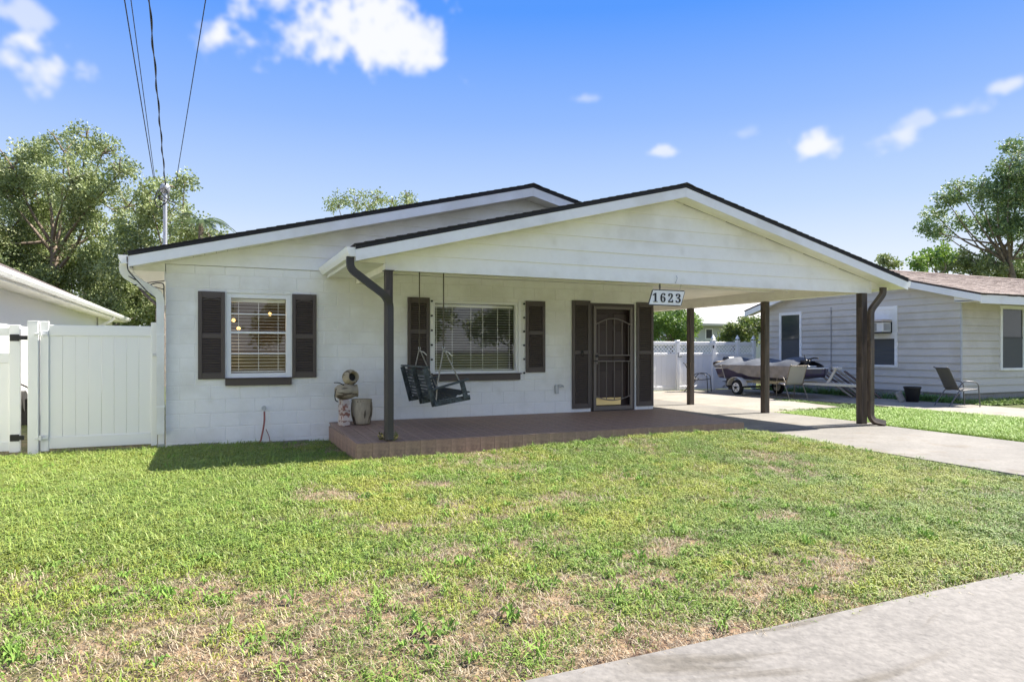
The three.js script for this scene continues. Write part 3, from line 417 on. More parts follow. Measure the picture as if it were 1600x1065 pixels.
// ================================================================ LEFT SIDE: VINYL GATES
const GZ = -0.05;
{
  const p = thing('fence_post', 'square white vinyl post between the two gate leaves', 'post');
  obj('post_shaft', box(-2.23, -2.108, -0.02, 1.795, GZ - 0.06, GZ + 0.06, 0.006), M.vinyl, p); obj('post_cap', box(-2.232, -2.106, 1.795, 1.803, GZ - 0.062, GZ + 0.062, 0.003), M.vinyl, p);
  const g = thing('vinyl_gate', 'closed white vinyl privacy gate beside the house corner', 'gate');
  obj('stile', box(-2.092, -1.995, 0.045, 1.8, GZ - 0.03, GZ + 0.03, 0.005), M.vinyl, g); obj('stile', box(-0.772, -0.694, 0.05, 1.805, GZ - 0.03, GZ + 0.03, 0.005), M.vinyl, g);
  obj('top_rail', box(-1.995, -0.772, 1.605, 1.752, GZ - 0.022, GZ + 0.024, 0.005), M.vinyl, g); obj('bottom_rail', box(-1.995, -0.772, 0.075, 0.235, GZ - 0.022, GZ + 0.024, 0.005), M.vinyl, g);
  const n = 8, w = (1.995 - 0.772) / n; for (let i = 0; i < n; i++) obj('board', box(-1.995 + i * w + 0.0015, -1.995 + (i + 1) * w - 0.0015, 0.235, 1.605, GZ - 0.014, GZ + 0.008, 0.0022), M.vinyl, g);
  for (const y of [1.63, 0.23]) obj('hinge', [box(-2.15, -2.0, y - 0.018, y + 0.006, GZ + 0.061, GZ + 0.07, 0.003), box(-2.1, -2.07, y - 0.03, y + 0.035, GZ + 0.058, GZ + 0.085, 0.004), box(-2.065, -2.0, y - 0.04, y + 0.04, GZ + 0.031, GZ + 0.038, 0.003)], mat(0.72, 0.73, 0.73, 0.4), g);
  obj('latch', [box(-0.75, -0.69, 1.32, 1.36, GZ + 0.031, GZ + 0.06, 0.004), box(-0.72, -0.66, 1.33, 1.345, GZ + 0.05, GZ + 0.07, 0.003)], mat(0.6, 0.6, 0.6, 0.4), g);
  const e = thing('fence_post', 'slim white vinyl post against the house corner', 'post'); obj('post_shaft', box(-0.682, -0.602, -0.02, 1.84, GZ - 0.04, GZ + 0.035, 0.005), M.vinyl, e);
  obj('foot_bracket', box(-0.69, -0.595, 0.0, 0.07, GZ + 0.036, GZ + 0.043, 0.002), M.galv, e);
  const l = thing('vinyl_gate', 'white vinyl gate leaf with open slot under its top rail and black hinges', 'gate');
  obj('stile', box(-2.44, -2.318, 0.05, 1.745, GZ - 0.03, GZ + 0.03, 0.005), M.vinyl, l); obj('stile', box(-3.34, -3.24, 0.05, 1.745, GZ - 0.03, GZ + 0.03, 0.005), M.vinyl, l);
  obj('top_rail', box(-3.24, -2.44, 1.595, 1.71, GZ - 0.022, GZ + 0.022, 0.005), M.vinyl, l); obj('middle_rail', box(-3.24, -2.44, 1.24, 1.37, GZ - 0.022, GZ + 0.022, 0.005), M.vinyl, l); obj('bottom_rail', box(-3.24, -2.44, 0.07, 0.2, GZ - 0.022, GZ + 0.022, 0.005), M.vinyl, l);
  for (let i = 0; i < 5; i++) obj('board', box(-3.24 + i * 0.16 + 0.0015, -3.24 + (i + 1) * 0.16 - 0.0015, 0.2, 1.24, GZ - 0.014, GZ + 0.008, 0.004), M.vinyl, l);
  for (const y of [1.575, 0.245]) obj('hinge', [box(-2.43, -2.325, y - 0.045, y + 0.045, GZ + 0.031, GZ + 0.04, 0.004), box(-2.325, -2.27, y - 0.03, y + 0.03, GZ + 0.028, GZ + 0.062, 0.004), ...(y > 1 ? [box(-2.27, -2.231, y - 0.03, y + 0.03, GZ + 0.02, GZ + 0.06, 0.004)] : [])], M.black, l);
}
// ================================================================ PORCH THINGS
{ // bench swing hung across the porch, seat towards the door
  const s = thing('porch_swing', 'grey slatted wooden bench swing hanging in the porch', 'swing');
  const zN = 1.55, zF = 0.31, m = M.swing, zz = [zF, (zN + zF) / 2, zN];
  const bt = [2.80, 1.15], bb = [2.94, 0.605], sf = [3.47, 0.725];
  for (const z of zz) { obj('back_stile', bar([...bt, z], [...bb, z], 0.034, 0.07, 0.004, [1, 0.25, 0]), m, s); obj('seat_rail', bar([bb[0] - 0.01, bb[1] + 0.035, z + 0.0355], [sf[0], sf[1], z + 0.0355], 0.034, 0.072, 0.004), m, s); }
  for (let i = 0; i < 9; i++) { const t = 0.1 + i * 0.088; obj('back_slat', bar([mix(bt[0], bb[0], t) + 0.042, mix(bt[1], bb[1], t) + 0.004, zF - 0.02], [mix(bt[0], bb[0], t) + 0.042, mix(bt[1], bb[1], t) + 0.004, zN + 0.02], 0.016, 0.037, 0.003, [0.22, -1, 0]), m, s); }
  obj('top_rail', bar([bt[0] + 0.02, bt[1] + 0.018, zF - 0.04], [bt[0] + 0.02, bt[1] + 0.018, zN + 0.04], 0.085, 0.026, 0.005), m, s);
  for (let i = 0; i < 8; i++) { const t = 0.1 + i * 0.12; obj('seat_slat', bar([mix(bb[0], sf[0], t), mix(bb[1], sf[1], t) + 0.083, zF - 0.02], [mix(bb[0], sf[0], t), mix(bb[1], sf[1], t) + 0.083, zN + 0.06], 0.045, 0.018, 0.003, [-0.2, 1, 0]), m, s); }
  for (const z of [zF - 0.04, zN + 0.09]) { obj('armrest', bar([2.885, 0.85, z], [3.43, 0.992, z], 0.075, 0.026, 0.005), m, s); obj('arm_support', bar([3.325, 0.955, z], [3.39, 0.72, z], 0.03, 0.07, 0.004, [1, 0.25, 0]), m, s); }
  for (const z of [zF, zN]) { const q = z === zN ? z + 0.07 : z - 0.03; obj('hanging_rope', tube([[3.078, 2.676, z], [3.078, 1.44, z]], 0.009), mat(0.1, 0.085, 0.06, 0.8), s); obj('hanging_rope', tube([[3.078, 1.44, z], [2.96, 0.9, q], [2.945, 0.7, q]], 0.011), M.rope, s); obj('hanging_rope', tube([[3.078, 1.44, z], [3.36, 0.84, q], [3.4, 0.735, q]], 0.011), M.rope, s); obj('ring', clean(new THREE.TorusGeometry(0.018, 0.006, 6, 14).translate(3.078, 1.445, z)), M.galv, s); obj('knot', [tube([[3.08, 1.4, z], [3.15, 1.38, z], [3.2, 1.33, z]], 0.009)], mat(0.7, 0.68, 0.62, 0.8), s); }
}
{ // house number board
  const s = thing('house_number_sign', 'white slanted board with black numbers 1623 hanging from the gable', 'sign', [6.655, 2.245, 2.0], 0);
  const poly = [[-0.265, 0.112], [0.345, 0.112], [0.268, -0.112], [-0.342, -0.112]];
  obj('board', prism(poly, -0.012, 0.01), mat(0.84, 0.84, 0.85, 0.5), s);
  obj('edge', [[0, 1], [1, 2], [2, 3], [3, 0]].map(([a, b]) => bar([...poly[a], 0.0], [...poly[b], 0.0], 0.032, 0.008, 0.002, [0, 0, 1]).clone()), mat(0.05, 0.05, 0.055, 0.5), s);
  const font = await new FontLoader().loadAsync('fonts/droid/droid_serif_bold.typeface.json');
  [...'1623'].forEach((c, i) => { const g = new TextGeometry(c, { font, size: 0.142, depth: 0.008, bevelEnabled: false, curveSegments: 6 }); g.computeBoundingBox(); const b = g.boundingBox; g.translate(-(b.min.x + b.max.x) / 2 - 0.225 + i * 0.148 - 0.005, -0.072, 0.011); obj('numeral', clean(g), mat(0.012, 0.012, 0.014, 0.4), s); });
  for (const x of [-0.17, 0.25]) obj('hanger', tube([[x, 0.11, 0], [x, 0.218, 0.04]], 0.004), M.galv, s); obj('hanger', box(-0.142, -0.124, 0.11, 0.218, -0.004, 0.006), M.dark, s);
  obj('hook', tube([[0.1, 0.225, 0.08], [0.11, 0.26, 0.1], [0.13, 0.31, 0.1], [0.115, 0.35, 0.092]], 0.005), M.galv, s);
}
// old jars on a brick stack and a tall pot
{
  const b = thing('brick_stack', 'narrow stack of white painted bricks on the patio corner', 'bricks', [1.86, patioY(0.45), 0.45], 0.2); let y = 0; const R = rng(8);
  const bm = [mat(0.78, 0.73, 0.7, 0.85, { map: T.brickPaint, bumpMap: T.grit, bumpScale: 0.005 }), mat(0.9, 0.86, 0.83, 0.85, { map: T.brickPaint, bumpMap: T.grit, bumpScale: 0.005 })];
  for (let i = 0; i < 5; i++) { const o = obj('brick', uvBox(cbox(0.115 - i * 0.003, 0.078, 0.21, 0.006).translate(i * 0.37, i * 0.213, i * 0.171)).translate(-i * 0.37, -i * 0.213, -i * 0.171), bm[i % 2], b); o.position.set((R() - 0.5) * 0.014, y + 0.039, (R() - 0.5) * 0.02); o.rotation.y = (R() - 0.5) * 0.16; y += 0.0785; }
  const by = patioY(0.45) + y;
  const j = thing('clay_jar', 'weathered cream clay jar lying across the brick stack', 'jar', [1.895, by + 0.122, 0.43], 0); const prof = [[0.001, -0.17], [0.07, -0.165], [0.105, -0.12], [0.122, -0.03], [0.118, 0.05], [0.1, 0.1], [0.09, 0.13], [0.098, 0.165], [0.085, 0.168], [0.07, 0.1], [0.001, 0.05]];
  obj('jar_body', lathe(prof, 28).rotateZ(-Math.PI / 2 + 0.06), M.pottery, j); obj('wire_handle', [tube(bend([[-0.05, 0.1, 0.09], [-0.13, 0.14, 0.09], [-0.2, 0.14, 0.09]], 0.04), 0.008), tube(bend([[-0.16, 0.05, 0.06], [-0.185, -0.05, 0.06], [-0.17, -0.13, 0.05], [-0.13, -0.15, 0.05]], 0.05), 0.008)], M.dark, j);
  const k = thing('clay_jar', 'round cream clay jar with dark open mouth atop the other jar', 'jar', [1.955, by + 0.335, 0.43], 0); const ball = [[0.001, -0.12], [0.07, -0.105], [0.115, -0.04], [0.12, 0.02], [0.1, 0.07], [0.078, 0.095], [0.088, 0.118], [0.074, 0.12], [0.062, 0.09], [0.06, 0.02], [0.001, 0.0]];
  obj('jar_body', lathe(ball, 28).rotateX(Math.PI / 2 - 0.12).rotateY(0.25), mat(0.66, 0.62, 0.52, 0.8, { map: T.pottery, bumpMap: T.grit, bumpScale: 0.003 }), k); obj('jar_inside', lathe([[0.001, 0], [0.06, 0.002], [0.058, 0.02]], 20).rotateX(Math.PI / 2 - 0.12).rotateY(0.25).translate(0.005, 0, 0.03), M.dark, k);
  const t = thing('clay_pot', 'tall stained cream clay pot standing beside the brick stack', 'pot', [2.135, patioY(0.42), 0.4], 0.6); obj('pot_body', lathe([[0.001, 0], [0.115, 0.002], [0.13, 0.03], [0.158, 0.15], [0.166, 0.24], [0.158, 0.33], [0.15, 0.36], [0.158, 0.385], [0.15, 0.39], [0.136, 0.37], [0.14, 0.25], [0.001, 0.22]], 32), M.pottery, t);
}
{ // little plant at the foot of the porch post
  const p = thing('small_plant', 'low yellowish green plant around the foot of the porch post', 'plant', [2.15, patioY(2.05), 2.05]); const R = rng(31), gs = [];
  for (let i = 0; i < 90; i++) { const a = R() * 6.28, r = 0.075 + R() * 0.05, l = 0.03 + R() * 0.03, y = R() * 0.085, g = raw([[[0, 0, -0.011], [l, 0.012, 0], [0, 0, 0.011]], [[0, 0, 0.011], [l, 0.012, 0], [-l * 0.4, 0.004, 0]]]); g.rotateZ(R() * 1.4 - 0.2).rotateY(a + R()); gs.push(uvBox(g.translate(Math.cos(a) * r, y + 0.005, Math.sin(a) * r))); }
  obj('leaves', gs, mat(0.2, 0.2, 0.06, 0.7, { side: THREE.DoubleSide }), p);
  obj('flowers', Array.from({ length: 14 }, (_, i) => { const a = R() * 6.28, r = 0.1 + R() * 0.035; return clean(new THREE.SphereGeometry(0.012, 6, 5).translate(Math.cos(a) * r, 0.03 + R() * 0.05, Math.sin(a) * r)); }), mat(0.55, 0.42, 0.12, 0.7), p);
}
tag(obj('garden_hose', [tube(bend([[0.742, 0.49, 0.09], [0.745, 0.35, 0.1], [0.72, 0.2, 0.11], [0.69, 0.06, 0.13], [0.66, 0.01, 0.16], [0.5, 0.008, 0.22]], 0.12), 0.013), tube(bend([[0.77, 0.22, 0.02], [0.82, 0.1, 0.05], [0.825, 0.0, 0.05]], 0.06), 0.005)], mat(0.30, 0.10, 0.085, 0.6)), 'red brown garden hose running down from the wall tap', 'hose');
// service cables from the mast to the street
[[[-0.82, 4.14, -1.2], [-0.741, 4.738, 3.515], 0.006], [[-0.80, 4.11, -1.2], [-0.686, 4.738, 3.539], 0.0045], [[-0.65, 4.02, -1.17], [-0.53, 4.738, 3.608], 0.011], [[-0.5, 4.1, -1.2], [-0.045, 4.738, 3.823], 0.005]].forEach(([a, b, r], i) => {
  const dir = b.map((v, k) => v - a[k]), pts = Array.from({ length: 40 }, (_, j) => { const t = j / 39 * 4.2; return a.map((v, k) => v + dir[k] * t + (k === 1 ? -0.05 * Math.sin(Math.min(1, t / 4.2) * Math.PI) : 0)); });
  const gs = i === 2 ? [tube(pts, r * 0.55, r * 0.55, 6), sweep(Array.from({ length: 400 }, (_, j) => { const t = j / 399 * 4.2, an = j * 0.35; return a.map((v, k) => v + dir[k] * t + (k === 1 ? -0.05 * Math.sin(t / 4.2 * Math.PI) + 0.011 * Math.sin(an) : k === 0 ? 0.011 * Math.cos(an) : 0)); }), circ(r * 0.5, 5))].map((g) => { g.computeVertexNormals(); return clean(g); }) : tube(pts, r, r, 6);
  tag(obj('power_cable', gs, M.cable), ['thin black overhead cable, outer of the close pair beside the twisted cable', 'thin black overhead cable, inner of the close pair beside the twisted cable', 'thick twisted overhead power cable reaching the service mast', 'single thin overhead cable standing apart from the twisted power cable'][i], 'cable', 'overhead cables');
});

// ================================================================ LEFT NEIGHBOUR
{
  const h = thing('neighbour_house', 'white stucco house with long gutter beyond the vinyl gates', 'house');
  obj('wall', box(-12, -3.4, -0.05, 2.56, -18.9, 4.5), M.stucco, h);
  obj('soffit', box(-3.4, -2.96, 2.50, 2.52, -19.3, 4.9), M.soffit, h); obj('fascia', box(-2.96, -2.935, 2.49, 2.65, -19.3, 4.9), mat(0.84, 0.82, 0.76, 0.5), h);
  obj('gutter', gut(-2.934, 2.535, 1, -19.3, 4.9), gm, h); obj('corner_board', box(-3.398, -3.36, 0, 2.5, -15.02, -14.98), mat(0.45, 0.43, 0.4, 0.7), h);
  const ey = 2.66, ry = 4.9, rx = -7.6; obj('roof', (() => { const A = [-2.9, ey, 5], B = [-2.9, ey, -19.4], Cc = [rx, ry, -14.6], D = [rx, ry, 0.4], E = [-12.3, ey, 5], F = [-12.3, ey, -19.4]; return uvBox(raw([[A, B, Cc], [A, Cc, D], [B, F, Cc], [F, E, D], [F, D, Cc], [E, A, D], [A, E, F], [A, F, B]])); })(), mat(0.16, 0.13, 0.12, 0.95, { bumpMap: T.grit, bumpScale: 0.006, map: T.shingle }), h);
  obj('downspout', duct(bend([[-2.9, 2.54, -14.9], [-2.95, 2.4, -14.9], [-3.33, 2.2, -14.9], [-3.34, 0.1, -14.9]], 0.06), 0.06, 0.08), gm, h);
  obj('wall_vent', box(-3.398, -3.37, 1.98, 2.05, -12.1, -11.7), mat(0.4, 0.4, 0.38, 0.7), h);
  tag(obj('garden_hose_reel', [cyl(0.2, 0, 0.14, 0, 0, 18).rotateZ(Math.PI / 2).translate(-3.2, 0.45, -4.6), box(-3.36, -3.06, 0.0, 0.5, -4.64, -4.56, 0.01), tube([[-3.3, 0.8, -4.5], [-3.1, 0.72, -4.3], [-3.05, 0.5, -4.4]], 0.02)], M.dark), 'dark hose reel seen through the gap beside the gate post', 'hose reel');
}
// ================================================================ RIGHT NEIGHBOUR: grey lap siding
{
  const h = thing('neighbour_house', 'grey lap sided house with tan shingle roof beside the driveway', 'house');
  const toSide = (g) => g.rotateY(-Math.PI / 2).translate(18.33, 0, 0), top = (z) => 4.02 - 0.264 * Math.abs(z + 4.36);
  const holesS = [[-7.19, -6.2, 0.95, 2.73], [-3.54, -2.68, 0.916, 2.717]], holesF = [[19.96, 21.07, 0.857, 2.66]];
  const boards = (x0, x1, holes, lim, sideways, n) => { for (let i = 0; i < n; i++) { const a = 0.26 + i * 0.203, b = a + 0.203; let r = [[x0, x1, a, b]]; for (const q of holes) r = cut(r, q); for (const [u0, u1, v0, v1] of r) { let p = [[u0, v0], [u1, v0], [u1, v1], [u0, v1]]; if (lim) for (const s of [-1, 1]) p = clipPoly(p, (w) => 4.02 - 0.2 - 0.264 * s * (w[0] + 4.36) - w[1]); if (p.length < 3) continue; const g = lapBoard(p, a, b, 0, 0.03); obj('siding_board', sideways ? toSide(g) : g.translate(0, 0, -0.86), M.nbSiding, h); } } };
  boards(-7.85, -0.862, holesS, true, true, 18); boards(18.33, 27, holesF, false, false, 12);
  obj('wall', [box(18.345, 27, 0, 2.7, -7.85, -0.874), toSide(prism([[-7.85, 2.69], [-0.87, 2.69], [-0.87, 2.8], [-4.36, 3.8], [-7.85, 2.8]], -0.16, -0.014))], mat(0.3, 0.3, 0.31, 0.8), h);
  obj('foundation', [box(18.338, 27, 0, 0.262, -7.85, -0.868), box(18.30, 18.338, 0.0, 0.245, -7.85, -1.9), box(18.30, 27, 0.24, 0.262, -7.86, -0.84)], mat(0.5, 0.49, 0.48, 0.8, { map: T.concrete }), h);
  obj('corner_board', [box(18.298, 18.36, 0.15, 2.71, -0.862, -0.828, 0.004)], mat(0.47, 0.48, 0.49, 0.6), h);
  obj('conduit', tube([[18.295, 0.3, -5.0], [18.295, 2.8, -5.0]], 0.014), mat(0.3, 0.3, 0.31, 0.6), h);
  obj('roof', [prism([[-0.15, 2.885], [-4.36, 3.998], [-4.36, 3.95], [-0.15, 2.835]].map(([z, y]) => [z, y]), 0, 9.2), prism([[-8.57, 2.885], [-4.36, 3.998], [-4.36, 3.95], [-8.57, 2.835]], 0, 9.2)].map((g) => uvBox(g.rotateY(-Math.PI / 2).translate(27.2, 0, 0))), mat(0.05, 0.035, 0.03, 0.8), h);
  { const gs = [], R = rng(19); for (const s of [1, -1]) for (let i = 0; i < 32; i++) { const t0 = i * 0.137, c = 4.36 / Math.hypot(4.21, 1.113), q = (t, o) => { const z = -4.36 + s * t * 0.967, y = 4.004 - t * 0.2555 + o; return [z, y]; }; let x = 0; const n = 40; for (let k = 0; k < n; k++) { const w = 9.2 / n, up = 0.006 + (R() < 0.4 ? 0.004 : 0); gs.push(uvBox(prism([q(t0, -0.004), q(t0 + 0.16, up), q(t0 + 0.16, up - 0.014), q(t0, -0.016)], k * w + 0.004, (k + 1) * w).rotateY(-Math.PI / 2).translate(27.2, 0, 0))); } }
    stuff(obj('shingles', gs, M.nbShingle, h)); obj('ridge_cap', uvBox(prism([[-4.5, 3.985], [-4.36, 4.035], [-4.22, 3.985]], 0, 9.21).rotateY(-Math.PI / 2).translate(27.205, 0, 0)), mat(0.2, 0.15, 0.13, 0.9), h); }
  const rk = (z0, z1) => uvBox(prism([[z0, top(z0) - 0.07], [z1, top(z1) - 0.07], [z1, top(z1) - 0.25], [z0, top(z0) - 0.25]], 0, 0.03).rotateY(-Math.PI / 2).translate(18.03, 0, 0));
  obj('fascia', rk(-4.359, -0.15), M.trim, h); obj('fascia', rk(-8.57, -4.361), M.trim, h); obj('fascia', box(18.031, 27.2, 2.62, 2.83, -0.18, -0.15), M.trim, h);
  obj('soffit', box(18.04, 27.2, 2.70, 2.72, -0.86, -0.185), mat(0.74, 0.71, 0.64, 0.6), h);
  obj('soffit', [prism([[-4.359, top(-4.359) - 0.225], [-0.19, top(-0.19) - 0.225], [-0.19, top(-0.19) - 0.21], [-4.359, top(-4.359) - 0.21]], 0.002, 0.3), prism([[-8.55, top(-8.55) - 0.225], [-4.361, top(-4.361) - 0.225], [-4.361, top(-4.361) - 0.21], [-8.55, top(-8.55) - 0.21]], 0.002, 0.3)].map((g) => uvBox(g.rotateY(-Math.PI / 2).translate(18.33, 0, 0))), mat(0.74, 0.71, 0.64, 0.6), h);
  obj('soffit_return', box(18.04, 18.328, 2.68, 2.845, -0.858, -0.186), mat(0.74, 0.71, 0.64, 0.6), h);
  const win = (f, a, b, c, d, rail) => { const w = obj('window', [f(box(a, a + 0.09, c, d, 0, 0.045, 0.004)), f(box(b - 0.09, b, c, d, 0, 0.045, 0.004)), f(box(a + 0.09, b - 0.09, d - 0.1, d, 0, 0.044, 0.004)), f(box(a + 0.09, b - 0.09, c, c + 0.07, 0, 0.05, 0.004))], M.trim, h); if (rail) obj('meeting_rail', f(box(a + 0.09, b - 0.09, rail, rail + 0.04, 0, 0.03)), M.screen, w); obj('pane', f(box(a + 0.088, b - 0.088, c + 0.068, d - 0.098, -0.02, 0.012)), mat(0.05, 0.055, 0.06, 0.12, { metalness: 0 }), w); obj('insect_screen', f(box(a + 0.088, b - 0.088, c + 0.068, rail || d - 0.098, 0.014, 0.018)), mat(0.07, 0.075, 0.08, 0.6), w); return w; };
  win(toSide, -7.19, -6.2, 0.95, 2.73, 1.78); const wa = win(toSide, -3.54, -2.68, 0.916, 2.717, 1.72); win((g) => g.translate(0, 0, -0.86), 19.96, 21.07, 0.857, 2.66, 1.75);
  obj('filler_panel', toSide(box(-3.45, -2.77, 1.76, 2.617, 0.013, 0.03)), M.trim, wa);
  const ac = thing('window_air_conditioner', 'boxy white window air conditioner in the grey house wall', 'air conditioner', [18.3, 1.93, -3.18]);
  obj('casing', [box(-0.36, 0.0, 0.02, 0.31, -0.3, 0.3, 0.012)], mat(0.72, 0.71, 0.68, 0.5), ac); obj('coil_grille', box(-0.372, -0.361, 0.05, 0.28, -0.27, 0.1), mat(0.28, 0.27, 0.25, 0.7), ac);
  for (let i = 0; i < 5; i++) obj('louvre', box(-0.3 + i * 0.05, -0.275 + i * 0.05, 0.07, 0.27, 0.301, 0.304), mat(0.25, 0.25, 0.26, 0.6), ac);
  obj('rain_board', box(-0.42, 0.0, 0.325, 0.39, -0.32, 0.33, 0.004), mat(0.55, 0.48, 0.43, 0.8), ac); obj('seal', [box(-0.02, 0.0, 0.0, 0.32, 0.302, 0.33), box(-0.4, 0, -0.01, 0.012, -0.3, 0.31)], M.black, ac);
}
// ================================================================ BACK FENCE
{
  const f = thing('lattice_fence', 'tall white vinyl fence with lattice top behind the carport', 'fence', [0, 0, -8.42]);
  const posts = [8.2, 10.6, 12.9, 14.85, 16.42, 17.53, 18.28];
  posts.forEach((x, i) => { const p = obj('fence_post', box(x - 0.065, x + 0.065, -0.02, i < 4 ? 1.74 : 1.76, -0.065, 0.065, 0.006), M.vinyl, f); obj('post_cap', i < 4 ? box(x - 0.07, x + 0.07, 1.74, 1.77, -0.07, 0.07, 0.01) : [box(x - 0.075, x + 0.075, 1.76, 1.785, -0.075, 0.075, 0.005), clean(new THREE.ConeGeometry(0.045, 0.07, 4).rotateY(Math.PI / 4).rotateX(Math.PI).translate(x, 1.82, 0)), clean(new THREE.ConeGeometry(0.085, 0.15, 4).rotateY(Math.PI / 4).translate(x, 1.91, 0))], M.vinyl, p); });
  for (let i = 0; i < posts.length - 1; i++) {
    const a = posts[i] + 0.066, b = posts[i + 1] - 0.066, nB = Math.max(2, Math.round((b - a) / 0.2)), w = (b - a) / nB;
    obj('rail', box(a, b, 1.6, 1.72, -0.03, 0.03, 0.005), M.vinyl, f); obj('rail', box(a, b, 1.24, 1.32, -0.03, 0.03, 0.005), M.vinyl, f); obj('rail', box(a, b, 0.04, 0.18, -0.03, 0.03, 0.005), M.vinyl, f);
    for (let k = 0; k < nB; k++) obj('board', box(a + k * w + 0.0015, a + (k + 1) * w - 0.0015, 0.18, 1.24, -0.012, 0.01, 0.003), M.vinyl, f);
    const ls = [], H2 = 0.28, st = 0.14; for (let x = a - H2; x < b; x += st) for (const s of [0, 1]) { let x0 = x, x1 = x + H2, y0 = s ? 1.6 : 1.32, y1 = s ? 1.32 : 1.6; const cl = (t) => [mix(x0, x1, t), mix(y0, y1, t)]; const t0 = Math.max(0, (a - x0) / H2), t1 = Math.min(1, (b - x0) / H2); if (t1 - t0 < 0.05) continue; ls.push(bar([...cl(t0), s ? 0.006 : -0.006], [...cl(t1), s ? 0.006 : -0.006], 0.04, 0.008, 0, [0, 0, 1])); }
    stuff(obj('lattice', ls, M.vinyl, f));
  }
  obj('latch', [tube([[14.83, 1.2, 0.07], [14.83, 1.28, 0.09], [14.83, 1.34, 0.07]], 0.01), box(14.84, 15.0, 1.19, 1.215, 0.05, 0.07)], M.black, f); obj('hinge', box(16.34, 16.4, 1.5, 1.6, 0.066, 0.08), M.black, f);
}
// far house over the fence
{ const h = thing('far_house', 'pale grey house with white roof behind the back fence', 'house', [28.7, 0, -22]); obj('wall', box(-3.5, 6, -0.05, 3.05, -6, 0), mat(0.5, 0.52, 0.5, 0.7), h); obj('roof', [prism([[0.6, 3.03], [-3, 4.75], [-6.6, 3.03], [-6.6, 2.95], [-3, 4.6], [0.6, 2.95]].slice(0, 3), 0, 10.4).rotateY(-Math.PI / 2).translate(6.4, 0, 0)].map(uvBox), mat(0.36, 0.36, 0.35, 0.8), h); obj('eave_board', box(-4.0, 6.4, 2.9, 3.03, 0.56, 0.6), mat(0.42, 0.44, 0.36, 0.7), h);
  for (const x of [-1.1, 1.05]) { const w = obj('window', box(x - 0.28, x + 0.28, 2.1, 2.75, 0.001, 0.03), M.white, h); obj('pane', box(x - 0.22, x + 0.22, 2.16, 2.69, 0.031, 0.036), M.screen, w); } }

